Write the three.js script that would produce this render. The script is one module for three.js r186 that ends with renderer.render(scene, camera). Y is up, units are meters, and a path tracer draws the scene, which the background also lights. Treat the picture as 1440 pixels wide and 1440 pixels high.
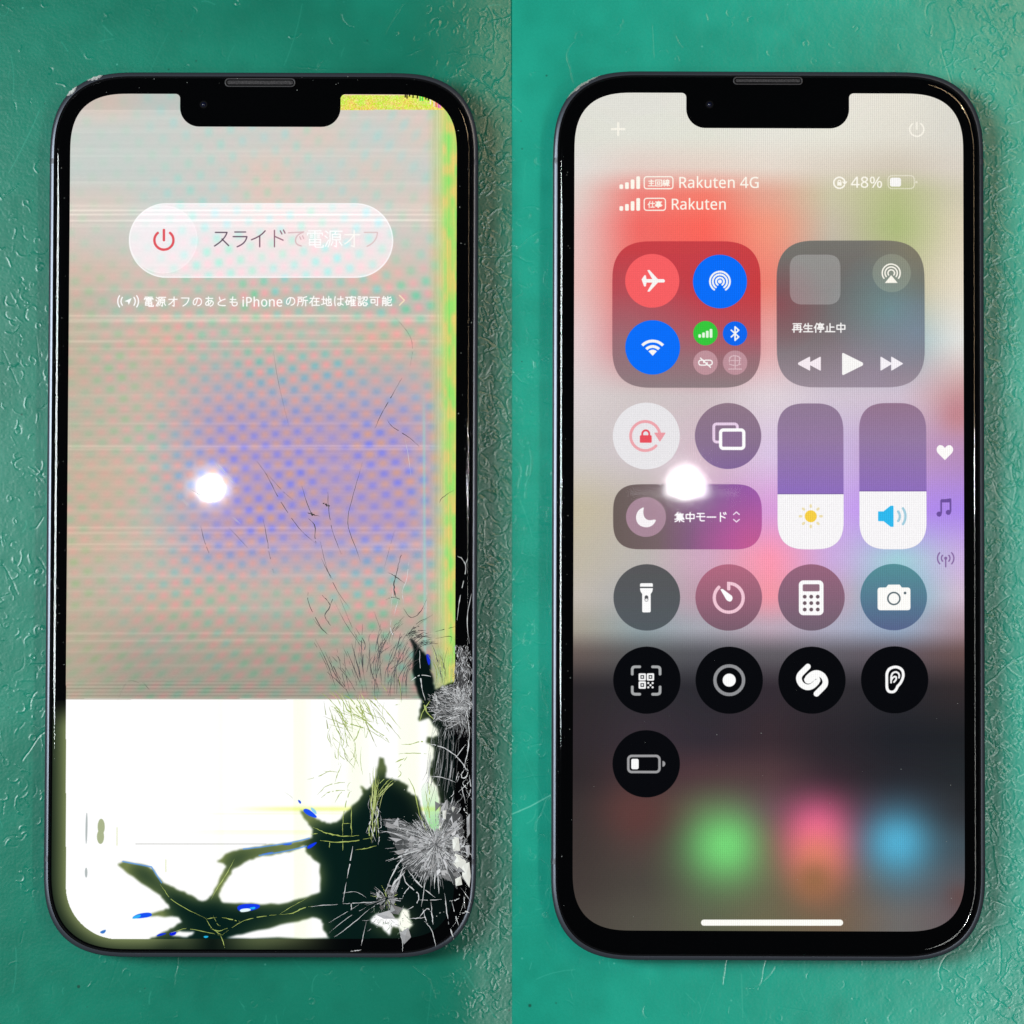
import * as THREE from 'three';
import { mergeGeometries } from 'three/addons/utils/BufferGeometryUtils.js';

// ---------- camera, lamps, exposure ----------
const W = 1440, MM = 0.001, SPAN = 0.17, DIST = 0.62, GLASS_Y = 7.66 * MM;
const scene = new THREE.Scene();
const TILT = THREE.MathUtils.degToRad(2.6);
const camera = new THREE.PerspectiveCamera(2 * Math.atan(SPAN / 2 / DIST) * 180 / Math.PI, 1, 0.05, 20);
camera.position.set(0, GLASS_Y + DIST * Math.cos(TILT), DIST * Math.sin(TILT));
camera.up.set(0, 0, -1);
camera.lookAt(0, GLASS_Y, 0);
camera.updateMatrixWorld(true);
camera.updateProjectionMatrix();
const renderer = new THREE.WebGLRenderer({ antialias: true });
renderer.setSize(1024, 1024);
renderer.toneMapping = THREE.LinearToneMapping;
renderer.toneMappingExposure = 1;
renderer.shadowMap.enabled = true;
scene.background = new THREE.Color(0.012, 0.013, 0.015);

function area(name, color, intensity, w, h, [x, y, z], [tx, ty, tz]) {
  const l = new THREE.RectAreaLight(color, intensity, w, h);
  l.name = name; l.position.set(x, y, z); scene.add(l); l.lookAt(tx, ty, tz);
  return l;
}
function bulb(name, color, intensity, radius, [x, y, z]) {
  const l = new THREE.PointLight(color, intensity, 0, 2);
  l.name = name; l.position.set(x, y, z); l.castShadow = true; l.shadow.radius = radius / 0.02; scene.add(l);
  return l;
}
// the window-like key light on the left, a warm and a cool lamp over the right side, two small bulbs whose glints lie on the glass
area('key_lamp', new THREE.Color(0.92, 1, 1), 20.5, 0.22, 0.42, [-0.46, 0.78, -0.07], [0, 0, -0.03]);
// ceiling panels over the right side, facing down: warm at the back, cool at the front
function panel(name, color, intensity, x0, x1, z0, z1, y = 0.9) { area(name, color, intensity, x1 - x0, z1 - z0, [(x0 + x1) / 2, y, (z0 + z1) / 2], [(x0 + x1) / 2, 0, (z0 + z1) / 2 + 1e-5]); }
const WARM = new THREE.Color(1, 0.74, 0.45), COOL = new THREE.Color(0.97, 1, 0.96);
panel('warm_panel', WARM, 6, 0.2, 0.36, -0.36, -0.225);
panel('warm_panel_front', WARM, 3.2, 0.245, 0.35, -0.22, -0.06);
panel('cool_panel', COOL, 3.4, 0.245, 0.35, -0.05, 0.18);
panel('cool_panel_front', COOL, 4.5, 0.205, 0.36, 0.185, 0.36);
// three small bright spots on that side
panel('spot_back', WARM, 170, 0.255, 0.275, -0.27, -0.25);
panel('spot_middle', COOL, 230, 0.275, 0.295, -0.075, -0.04);
panel('spot_front', COOL, 250, 0.275, 0.295, 0.165, 0.2);

// ---------- helpers ----------
let seed = 1234567;
const rnd = (a = 1, b) => { seed = (seed * 1664525 + 1013904223) % 4294967296; const t = seed / 4294967296; return b === undefined ? t * a : a + t * (b - a); };
const lerp = (a, b, t) => a + (b - a) * t, clamp = (x, a = 0, b = 1) => Math.min(b, Math.max(a, x));
const smooth = (x, a, b) => { const t = clamp((x - a) / (b - a)); return t * t * (3 - 2 * t); };
const RAY = new THREE.Vector3();
function place(px, py, y) {                 // the point at height y that stands at that place of the layout
  RAY.set(px / W * 2 - 1, 1 - py / W * 2, 0.5).unproject(camera).sub(camera.position);
  const t = (y - camera.position.y) / RAY.y;
  return new THREE.Vector3(camera.position.x + RAY.x * t, y, camera.position.z + RAY.z * t);
}
const used = new Map();
function numbered(name) { const n = used.get(name) ?? 0; used.set(name, n + 1); return n ? name + '_' + String(n).padStart(3, '0') : name; }
function part(name, geo, mat, parent) {
  const m = new THREE.Mesh(geo, mat); m.name = name; m.castShadow = true; m.receiveShadow = true;
  if (parent.isScene) m.name = numbered(name); parent.add(m);
  return m;
}
function mat(color, roughness, o = {}) { return new THREE.MeshPhysicalMaterial({ color: new THREE.Color(...color), roughness, ...o }); }
function hash(x, y) { let h = (Math.imul(x | 0, 374761393) + Math.imul(y | 0, 668265263)) | 0; h = Math.imul(h ^ (h >>> 13), 1274126177); return ((h ^ (h >>> 16)) >>> 0) / 4294967296; }
function vnoise(x, y) {
  const ix = Math.floor(x), iy = Math.floor(y), u = x - ix, v = y - iy, s = u * u * (3 - 2 * u), t = v * v * (3 - 2 * v);
  return lerp(lerp(hash(ix, iy), hash(ix + 1, iy), s), lerp(hash(ix, iy + 1), hash(ix + 1, iy + 1), s), t);
}
function canvasOf(w, h) { const c = document.createElement('canvas'); c.width = w; c.height = h; return c; }
function tex(canvas, srgb = true) {
  const t = new THREE.CanvasTexture(canvas);
  if (srgb) t.colorSpace = THREE.SRGBColorSpace;
  return t;
}
// bulbs: mirrored in the flat glass at the given places of the layout
function overGlass(px, py, y) {
  const p = place(px, py, GLASS_Y), d = p.clone().sub(camera.position); d.y = -d.y;
  return p.clone().addScaledVector(d, (y - GLASS_Y) / d.y).toArray();
}
function lampOver(name, px, py, wpx, hpx, turn, intensity) {     // a flat lamp of that size as it shows in the glass
  const y = 0.75, [x, , z] = overGlass(px, py, y), k = SPAN / W * (DIST + y - GLASS_Y) / DIST, l = area(name, new THREE.Color(1, 1, 1), intensity, wpx * k, hpx * k, [x, y, z], [x, 0, z + 1e-5]);
  l.rotateZ(turn);
}
bulb('ring_bulb', new THREE.Color(1, 1, 1), 0.012, 0.0031, overGlass(297, 687, 0.75));
for (const [x, y, w, h, t] of [[293, 685, 66, 24, 0], [294, 677, 46, 40, 0.75], [293, 677, 40, 42, 0.1]]) lampOver('ring_diffuser', x, y, w, h, t, 3.6);
bulb('desk_bulb', new THREE.Color(1, 1, 1), 0.012, 0.0041, overGlass(965, 679, 0.75));
bulb('desk_shade', new THREE.Color(1, 0.99, 0.97), 0.0011, 0.0072, overGlass(965, 677, 0.75));
for (const [x, y, w, h, t, q] of [[965, 690, 56, 15, 0, 30], [965, 684, 48, 20, 0, 20], [965, 689, 68, 17, 0, 6], [962, 693, 150, 6, 0, 2.4], [955, 697, 100, 4, 0, 1.6]]) lampOver('desk_diffuser', x, y, w, h, t, q);

// ---------- the two green mats ----------
const RES = 2048, K = RES / W;              // relief texture: covers the 1440 x 1440 layout, mirrored beyond it
function reliefTexture() {
  const c = canvasOf(RES, RES), g = c.getContext('2d');
  g.fillStyle = 'rgb(128,128,128)'; g.fillRect(0, 0, RES, RES);
  g.lineCap = 'round';
  const density = (x, y) => {                // how crumpled the embossed skin is
    const xx = x % (W / 2), band = smooth(y, 160, 420) * (1 - smooth(y, 1080, 1330)), right = smooth(xx, 560, 690);
    return clamp(0.035 + 0.75 * band * (0.3 + 0.7 * right) + 0.62 * right);
  };
  const worm = (x, y, a, n, step, curl, w, col) => {
    g.strokeStyle = col; g.lineWidth = w; g.beginPath(); g.moveTo(x * K, y * K);
    for (let i = 0; i < n; i++) { a += curl + rnd(-0.25, 0.25); x += Math.cos(a) * step; y += Math.sin(a) * step; g.lineTo(x * K, y * K); }
    g.stroke();
  };
  for (let i = 0; i < 27000; i++) {
    const x = rnd(W), y = rnd(W), d = density(x, y);
    if (rnd() > d) continue;
    const up = rnd() < 0.72, al = rnd(0.15, 0.6);
    worm(x, y, rnd(Math.PI * 2), 4 + (rnd(9) | 0), rnd(1.1, 2.4), rnd(-0.5, 0.5), rnd(1.0, 2.2), up ? `rgba(235,235,235,${al})` : `rgba(20,20,20,${al})`);
  }
  for (let i = 0; i < 900; i++) {            // long thin creases
    const x = rnd(W), y = rnd(W);
    if (rnd() > density(x, y) + 0.03) continue;
    worm(x, y, rnd(Math.PI * 2), 8 + (rnd(14) | 0), rnd(3, 5), rnd(-0.06, 0.06), rnd(1, 2.2), rnd() < 0.5 ? 'rgba(240,240,240,0.45)' : 'rgba(15,15,15,0.45)');
  }
  for (let i = 0; i < 420; i++) {            // ring-shaped dimples
    const x = rnd(W), y = rnd(W);
    if (rnd() > density(x, y)) continue;
    g.strokeStyle = `rgba(240,240,240,${rnd(0.2, 0.55)})`; g.lineWidth = rnd(1.2, 2.4);
    g.beginPath(); g.ellipse(x * K, y * K, rnd(3, 8), rnd(3, 8), rnd(3), 0, rnd(4, 6.3)); g.stroke();
  }
  for (let i = 0; i < 110; i++) {            // knife scores
    const x = rnd(W), y = rnd(W), a = rnd(Math.PI * 2), l = rnd(10, 90);
    g.strokeStyle = `rgba(10,10,10,${rnd(0.1, 0.35)})`; g.lineWidth = rnd(0.8, 1.5);
    g.beginPath(); g.moveTo(x * K, y * K); g.lineTo((x + Math.cos(a) * l) * K, (y + Math.sin(a) * l) * K); g.stroke();
  }
  const src = g.getImageData(0, 0, RES, RES).data, a = new Float32Array(RES * RES), b = new Float32Array(RES * RES);
  for (let i = 0; i < a.length; i++) a[i] = src[i * 4] / 255;
  for (let pass = 0; pass < 2; pass++) {
    for (let y = 0; y < RES; y++) for (let x = 0; x < RES; x++) { const i = y * RES + x; b[i] = (a[y * RES + Math.max(0, x - 1)] + 2 * a[i] + a[y * RES + Math.min(RES - 1, x + 1)]) / 4; }
    for (let y = 0; y < RES; y++) for (let x = 0; x < RES; x++) { const i = y * RES + x; a[i] = (b[Math.max(0, y - 1) * RES + x] + 2 * b[i] + b[Math.min(RES - 1, y + 1) * RES + x]) / 4; }
  }
  for (let y = 0; y < RES; y++) for (let x = 0; x < RES; x++) a[y * RES + x] += 0.035 * (vnoise(x / 4, y / 4) - 0.5) + 0.05 * (vnoise(x / 17, y / 17) - 0.5);
  const flip = new Float32Array(a.length);
  for (let y = 0; y < RES; y++) flip.set(a.subarray(y * RES, (y + 1) * RES), (RES - 1 - y) * RES);
  const t = new THREE.DataTexture(flip, RES, RES, THREE.RedFormat, THREE.FloatType);
  t.magFilter = THREE.LinearFilter; t.wrapS = t.wrapT = THREE.MirroredRepeatWrapping; t.needsUpdate = true;
  return t;
}
function matColor() {                       // pigment: a pale dusty film, scratches, a few dirt marks
  const S = 1440, c = canvasOf(S, S), g = c.getContext('2d'), im = g.createImageData(S, S);
  for (let y = 0; y < S; y++) for (let x = 0; x < S; x++) {
    const i = (y * S + x) * 4, left = x < S / 2;
    const n = (vnoise(x / 90, y / 90) - 0.5) * 0.10 + (vnoise(x / 24, y / 24) - 0.5) * 0.06 + (hash(x, y) - 0.5) * 0.05;
    const base = left ? [10, 131, 108] : [23, 170, 146], k = 1 + n;
    im.data[i] = base[0] * k + n * 60; im.data[i + 1] = base[1] * k; im.data[i + 2] = base[2] * k + n * 10; im.data[i + 3] = 255;
  }
  g.putImageData(im, 0, 0);
  g.lineCap = 'round';
  for (let i = 0; i < 520; i++) {
    const x = rnd(S), y = rnd(S), a = rnd() < 0.6 ? rnd(0.9, 2.1) : rnd(6.3), l = rnd() < 0.12 ? rnd(40, 110) : rnd(5, 26), b = rnd(-6, 6);
    g.strokeStyle = `rgba(150,225,200,${rnd(0.05, 0.26)})`; g.lineWidth = rnd(0.7, 1.5);
    g.beginPath(); g.moveTo(x, y); g.quadraticCurveTo(x + Math.cos(a) * l / 2 + b, y + Math.sin(a) * l / 2 + b, x + Math.cos(a) * l, y + Math.sin(a) * l); g.stroke();
  }
  for (let i = 0; i < 300; i++) { g.fillStyle = rnd() < 0.6 ? `rgba(200,240,225,${rnd(0.1, 0.5)})` : `rgba(10,50,40,${rnd(0.2, 0.6)})`; g.beginPath(); g.arc(rnd(S), rnd(S), rnd(0.5, 1.6), 0, 7); g.fill(); }
  g.strokeStyle = 'rgba(180,240,220,0.6)'; g.lineWidth = 1.6; g.beginPath(); g.moveTo(720, 1148); g.lineTo(746, 1137); g.lineTo(775, 1121); g.stroke();
  for (const [x, y, r] of [[114, 1388, 2.2], [745, 1415, 2.2]]) { g.fillStyle = 'rgba(20,45,35,0.55)'; g.beginPath(); g.arc(x, y, r, 0, 7); g.fill(); }
  const t = tex(c); t.wrapS = t.wrapT = THREE.MirroredRepeatWrapping; t.anisotropy = 8;
  return t;
}
const RELIEF = reliefTexture(), PIGMENT = matColor();
const matSkin = new THREE.MeshPhysicalMaterial({ map: PIGMENT, bumpMap: RELIEF, bumpScale: 0.00018, roughness: 0.22, specularIntensity: 0.9 });
const SEAM = place(720, 720, 0).x;
function workMat(label, x0, x1, curled) {
  const NX = 120, NZ = 120, z0 = -0.19, z1 = 0.19, pos = [], uv = [], idx = [], a = place(0, 720, 0), b = place(W, 720, 0), t = place(720, 0, 0), u = place(720, W, 0);
  const drop = (x, z) => {                   // edge bent down a little at the seam, shaped to catch lamp reflections
    if (!curled) { const q = clamp((0.011 - (x - x0)) / 0.011); return 0.0007 + q * q * 0.00017; }
    const d = x1 - x, top = 1 - smooth(z, -0.085, -0.055), start = lerp(0.0125, 0.026, top), full = lerp(0.0055, 0.004, top), s = 0.104;
    if (d > start) return 0;
    const q = clamp((start - d) / (start - full)), ramp = s * q * q / 2 * (start - full);
    return ramp + (d < full ? s * (full - d) : 0);
  };
  for (let j = 0; j <= NZ; j++) for (let i = 0; i <= NX; i++) {
    const q = i / NX, x = curled ? lerp(x0, x1, 1 - (1 - q) ** 2) : lerp(x0, x1, q * q), z = lerp(z0, z1, j / NZ);
    pos.push(x, -drop(x, z), z); uv.push((x - a.x) / (b.x - a.x), 1 - (z - t.z) / (u.z - t.z));
  }
  const row = NX + 1;
  for (let j = 0; j < NZ; j++) for (let i = 0; i < NX; i++) { const k = j * row + i; idx.push(k, k + row, k + 1, k + 1, k + row, k + row + 1); }
  const top = new THREE.BufferGeometry();
  top.setAttribute('position', new THREE.Float32BufferAttribute(pos, 3)); top.setAttribute('uv', new THREE.Float32BufferAttribute(uv, 2)); top.setIndex(idx); top.computeVertexNormals();
  const o = new THREE.Group(); o.name = numbered('work_mat'); o.userData = { label, category: 'work mat' }; scene.add(o);
  part('mat_surface', top, matSkin, o);
  const body = new THREE.BoxGeometry(x1 - x0, 0.002, z1 - z0); body.translate((x0 + x1) / 2, -0.0031, 0);
  part('mat_backing', body, mat([0.02, 0.09, 0.07], 0.7), o);
}
workMat('darker green embossed rubber mat under the cracked phone', -0.24, SEAM, true);
workMat('brighter green embossed rubber mat under the phone with the intact screen', SEAM, 0.24, false);

// ---------- outlines ----------
function rounded(cx, cz, w, h, e, n, K = 22) {  // a rectangle with smooth superellipse corners, clockwise from the top left, as [x, z]
  const out = [], s = (t) => Math.pow(t, 2 / n);
  for (const [sx, sz, rev] of [[-1, -1, 0], [1, -1, 1], [1, 1, 0], [-1, 1, 1]]) for (let i = 0; i <= K; i++) {
    const t = (rev ? K - i : i) / K * Math.PI / 2, dx = e * (1 - s(Math.cos(t))), dz = e * (1 - s(Math.sin(t)));
    out.push([cx + sx * (w / 2 - dx), cz + sz * (h / 2 - dz)]);
  }
  return out;
}
function strip(rings, closed = true) {         // skin between rings of [x, y, z]
  const pos = [], idx = [], n = rings[0].length, uv = [];
  rings.forEach((r, j) => r.forEach((p, i) => { pos.push(...p); uv.push(i / n, j / rings.length); }));
  for (let j = 0; j < rings.length - 1; j++) for (let i = 0; i < (closed ? n : n - 1); i++) {
    const a = j * n + i, b = j * n + (i + 1) % n, c = a + n, d = b + n;
    idx.push(a, b, c, b, d, c);
  }
  const g = new THREE.BufferGeometry();
  g.setAttribute('position', new THREE.Float32BufferAttribute(pos, 3)); g.setAttribute('uv', new THREE.Float32BufferAttribute(uv, 2)); g.setIndex(idx); g.computeVertexNormals();
  return g;
}
function flat(outline, y, holes = [], rect) {  // a flat sheet facing up; uv over rect
  const s = new THREE.Shape(outline.map(([x, z]) => new THREE.Vector2(x, -z)));
  for (const h of holes) s.holes.push(new THREE.Path(h.map(([x, z]) => new THREE.Vector2(x, -z))));
  const g = new THREE.ShapeGeometry(s); g.rotateX(-Math.PI / 2); g.translate(0, y, 0);
  if (rect) { const p = g.attributes.position, uv = g.attributes.uv; for (let i = 0; i < p.count; i++) uv.setXY(i, (p.getX(i) - rect[0]) / rect[2], 1 - (p.getZ(i) - rect[1]) / rect[3]); }
  return g;
}

// ---------- writing ----------
const GLYPH = {
  'ス': 'M18 18L78 18Q66 56 14 88M52 52L86 86', 'ラ': 'M22 16L78 16M14 40L84 40Q78 76 34 92', 'イ': 'M82 10Q58 40 12 56M54 36L54 92',
  'ド': 'M34 8L34 92M34 38L78 58M64 10L72 26M80 6L88 22', 'で': 'M10 20L88 16Q46 30 46 62Q48 84 76 88M68 40L74 54M82 36L88 50',
  '電': 'M18 10L82 10M50 10L50 48M12 32L12 22L88 22L88 32M26 32L40 32M26 42L40 42M60 32L74 32M60 42L74 42M22 54L22 84M22 54L78 54L78 84M22 68L78 68M22 82L78 82M50 54L50 88Q50 94 58 94L92 94L92 84',
  '源': 'M10 12L22 22M6 36L18 46M8 90L24 58M32 12L94 12M32 12L32 50Q32 74 22 92M62 14L56 26M44 28L84 28L84 56L44 56ZM44 42L84 42M64 56L64 92L54 88M46 66L38 84M80 66L92 84',
  'オ': 'M12 30L88 30M60 8L60 92L46 86M58 32Q40 62 12 78', 'フ': 'M16 18L84 18Q80 68 30 90',
  'の': 'M52 18Q46 70 28 80Q10 78 14 52Q22 18 56 18Q90 22 88 54Q86 84 54 88',
  'あ': 'M18 22L80 22M42 8Q36 60 46 86M70 38Q60 78 28 84Q10 80 18 62Q34 40 62 42Q90 48 84 70Q78 86 58 92',
  'と': 'M30 10Q32 30 42 46M82 28Q20 48 18 70Q20 90 84 86', 'も': 'M42 8Q32 50 36 74Q42 94 66 88Q88 80 78 56M18 30L70 32M16 54L68 56',
  '所': 'M8 16L46 16M12 30L42 30L42 54L12 54M12 30L12 54Q12 78 4 92M88 10L56 20L56 46Q56 76 44 92M56 44L96 44M78 44L78 94',
  '在': 'M10 26L92 26M44 6Q34 44 6 68M28 46L28 94M46 54L88 54M66 34L66 88M38 88L94 88',
  '地': 'M6 34L38 34M22 10L22 76M4 82L40 70M50 26L50 80Q50 90 60 90L94 88L94 72M40 46L90 30L88 64L78 62M70 8L70 76',
  'は': 'M20 10Q10 52 20 92M40 32L92 30M70 8L70 74Q66 92 50 88Q38 82 44 70Q60 62 92 86',
  '確': 'M6 16L40 16M22 16Q18 44 4 60M14 46L14 84M14 48L34 48L34 80L14 80M46 26L46 14L94 14L94 26M62 6Q56 40 40 56M54 42L54 94M54 42L94 42M54 58L90 58M54 74L90 74M54 90L96 90M76 42L76 90M72 30L78 42',
  '認': 'M12 10L32 10M6 24L40 24M12 38L34 38M12 52L34 52M12 66L34 66L34 90L12 90ZM50 14L92 14Q92 36 84 46L76 42M70 14Q66 40 46 54M52 26L66 36M48 66L42 84M58 62L58 86Q58 92 66 92L82 92L82 80M68 58L76 70M86 64L94 80',
  '可': 'M8 16L94 16M76 16L76 90L60 84M18 36L54 36L54 66L18 66Z',
  '能': 'M26 8L12 30L44 28M36 18L48 34M14 44L14 92M14 44L46 44L46 92L38 90M14 58L46 58M14 72L46 72M60 10L60 36Q60 42 68 42L92 42L92 32M88 14L60 26M60 52L60 82Q60 90 68 90L94 90L94 78M88 58L60 70',
  '主': 'M46 8L56 20M16 28L86 28M22 56L80 56M50 28L50 90M8 90L94 90', '回': 'M10 12L90 12L90 92L10 92ZM34 36L66 36L66 68L34 68Z',
  '線': 'M26 8L10 28L28 36M38 22L8 56L42 52M26 54L26 94M10 66L8 84M38 64L42 78M68 6L62 16M52 16L88 16L88 46L52 46ZM52 30L88 30M70 46L70 92L62 90M46 60L62 58Q58 76 44 86M90 54L74 64M70 62Q80 78 94 88',
  '仕': 'M34 8Q26 34 6 54M22 36L22 94M38 36L96 36M66 10L66 86M42 86L92 86',
  '事': 'M8 16L92 16M24 26L76 26L76 38L24 38ZM14 50L82 50M82 50L82 74M4 62L96 62M14 74L82 74M50 6L50 92L38 88',
  '再': 'M10 12L90 12M18 30L82 30L82 92L70 90M18 30L18 94M50 12L50 68M18 48L82 48M4 68L96 68',
  '生': 'M24 14Q18 34 6 46M20 32L88 32M50 8L50 88M18 58L84 58M6 88L94 88',
  '停': 'M28 8Q20 34 4 52M18 36L18 94M60 4L60 16M36 16L94 16M46 26L84 26L84 40L46 40ZM38 62L38 50L94 50L94 62M48 64L84 64M66 64L66 92L56 90',
  '止': 'M50 10L50 88M50 44L88 44M22 36L22 88M4 88L96 88', '中': 'M12 26L88 26L88 64L12 64ZM50 6L50 94',
  '集': 'M36 4Q28 20 8 34M26 20L26 62M26 22L86 22M26 34L80 34M26 46L80 46M26 58L88 58M56 10L56 58M6 70L94 70M50 60L50 96M46 70Q32 86 8 94M54 70Q68 86 92 94',
  'モ': 'M18 16L82 16M10 46L90 46M44 16L44 76Q46 86 58 86L84 86', 'ー': 'M8 50L92 50',
};
function glyphs(g, text, x, y, size, pitch, weight, colors) {
  [...text].forEach((ch, i) => {
    g.save(); g.translate(x + i * pitch, y); g.scale(size / 100, size / 100);
    g.strokeStyle = Array.isArray(colors) ? colors[i % colors.length] : colors; g.lineWidth = weight * 100 / size; g.lineCap = 'round'; g.lineJoin = 'round';
    g.stroke(new Path2D(GLYPH[ch])); g.restore();
  });
}
function fit(g, text, x0, x1, base, size, color, bold) {
  g.save(); g.font = `${bold ? 'bold ' : ''}${size}px sans-serif`; g.fillStyle = color;
  const w = g.measureText(text).width; g.translate(x0, base); g.scale((x1 - x0) / w, 1); g.fillText(text, 0, 0); g.restore();
}
function rr(g, x0, y0, x1, y1, e, n = 2.7) {
  const p = rounded((x0 + x1) / 2, (y0 + y1) / 2, x1 - x0, y1 - y0, e, n, 14);
  g.beginPath(); p.forEach(([x, y], i) => (i ? g.lineTo(x, y) : g.moveTo(x, y))); g.closePath();
}
const disc = (g, x, y, r, fill) => { g.beginPath(); g.arc(x, y, r, 0, Math.PI * 2); g.fillStyle = fill; g.fill(); };
const rgb = (c, a = 1) => `rgba(${c[0]},${c[1]},${c[2]},${a})`;
function vgrad(g, y0, y1, stops) { const q = g.createLinearGradient(0, y0, 0, y1); stops.forEach(([t, c]) => q.addColorStop(t, rgb(c))); return q; }
function glow(g, x, y, r, c, a) { const q = g.createRadialGradient(x, y, 0, x, y, r); q.addColorStop(0, rgb(c, a)); q.addColorStop(1, rgb(c, 0)); g.fillStyle = q; g.fillRect(x - r, y - r, 2 * r, 2 * r); }
function path(g, d, x, y, s, fill, stroke, w) {
  g.save(); g.translate(x, y); g.scale(s, s); const p = new Path2D(d);
  if (fill) { g.fillStyle = fill; g.fill(p); }
  if (stroke) { g.strokeStyle = stroke; g.lineWidth = w / s; g.lineCap = g.lineJoin = 'round'; g.stroke(p); }
  g.restore();
}

// ---------- what the intact screen shows ----------
const GX = [810, 900, 990, 1080, 1170, 1260, 1350];
const GROWS = [
  [135, 'deddd5 deddd5 e0ded6 e2ded6 e4e0d6 e2ded2 d8d6cc'], [190, 'dcdcd2 deded4 deded2 e2e0d6 e2e0d4 dedace d7d4ca'], [235, 'dedad4 e1cdc4 e2d0c4 e2d6ca dad0c2 d0c6b6 d6cec2'],
  [275, 'decdc6 ec8078 f27c6c e1a591 c8c3a5 b4bb86 cdc6af'], [320, 'e3c0bc ef6a64 f8665a f0967d c3b9a5 acb97d d7cdb4'], [400, 'e4bcb8 e66e69 eb5a5a eb8273 aaa5a0 beb996 e1d7c3'],
  [480, 'e1c8c8 d2787d cd555f e1a5a5 a5aaaa 96b4b9 dededa'], [560, 'd7cdcd cdc3c3 cdbec2 dccfd6 cfc2d0 cdbece c89a9c'], [640, 'cdc6c3 cdc3c8 d2b8c5 d7c2e0 c8b4e0 be9cc4 b48cb8'],
  [720, 'c3b9a0 beb4aa c39cbe d79cd7 c8a4eb b48ceb aa87e8'], [790, 'beb6a5 b9b4af cda6be fa96af c8aadc a0cdd7 c8afdc'], [840, 'beb6ac aaacaf be9cac f096a5 c3a5b9 82becd cdb9cd'],
  [885, 'a59e91 91a0a5 a5a5af b9a5b4 aaaabe 96aac3 a58c96'], [922, '665a56 585a5c 56565c 605c62 605c64 60565e 68504f'], [970, '2e2a2d 302e33 2c2b31 332c33 302d32 2b2a2f 332c2e'],
  [1040, '302a2e 383037 322c34 382c32 2a262c 202228 202226'], [1090, '302a2c 463438 4e373c 503a3e 30282e 26262c 24282c'], [1140, '3a3232 553c3a 5a5046 5f464e 50363f 34363f 303236'],
  [1190, '3e3634 4e423e 505a46 645446 6e4a50 3f4e58 414c54'], [1240, '423a37 4a453f 565a48 655f4c 70584a 565f66 55565c'], [1290, '4a433e 524f46 5c5f4c 6a644e 74604e 6b6866 66585c'], [1330, '4c463f 545148 5c5c4c 66604e 6e604f 6a6866 625a5c'],
].map(([y, s]) => [y, s.split(' ').map((h) => [0, 2, 4].map((k) => parseInt(h.slice(k, k + 2), 16)))]);
function backdrop(x, y, out) {
  let j = 0; while (j < GROWS.length - 2 && GROWS[j + 1][0] < y) j++;
  const t = smooth(y, GROWS[j][0], GROWS[j + 1][0]) * 0.5 + clamp((y - GROWS[j][0]) / (GROWS[j + 1][0] - GROWS[j][0])) * 0.5;
  const q = clamp((x - GX[0]) / 90, 0, 5.999), i = Math.floor(q), f = q - i, s = f * f * (3 - 2 * f) * 0.5 + f * 0.5;
  for (let c = 0; c < 3; c++) out[c] = lerp(lerp(GROWS[j][1][i][c], GROWS[j][1][i + 1][c], s), lerp(GROWS[j + 1][1][i][c], GROWS[j + 1][1][i + 1][c], s), t);
}
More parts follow.
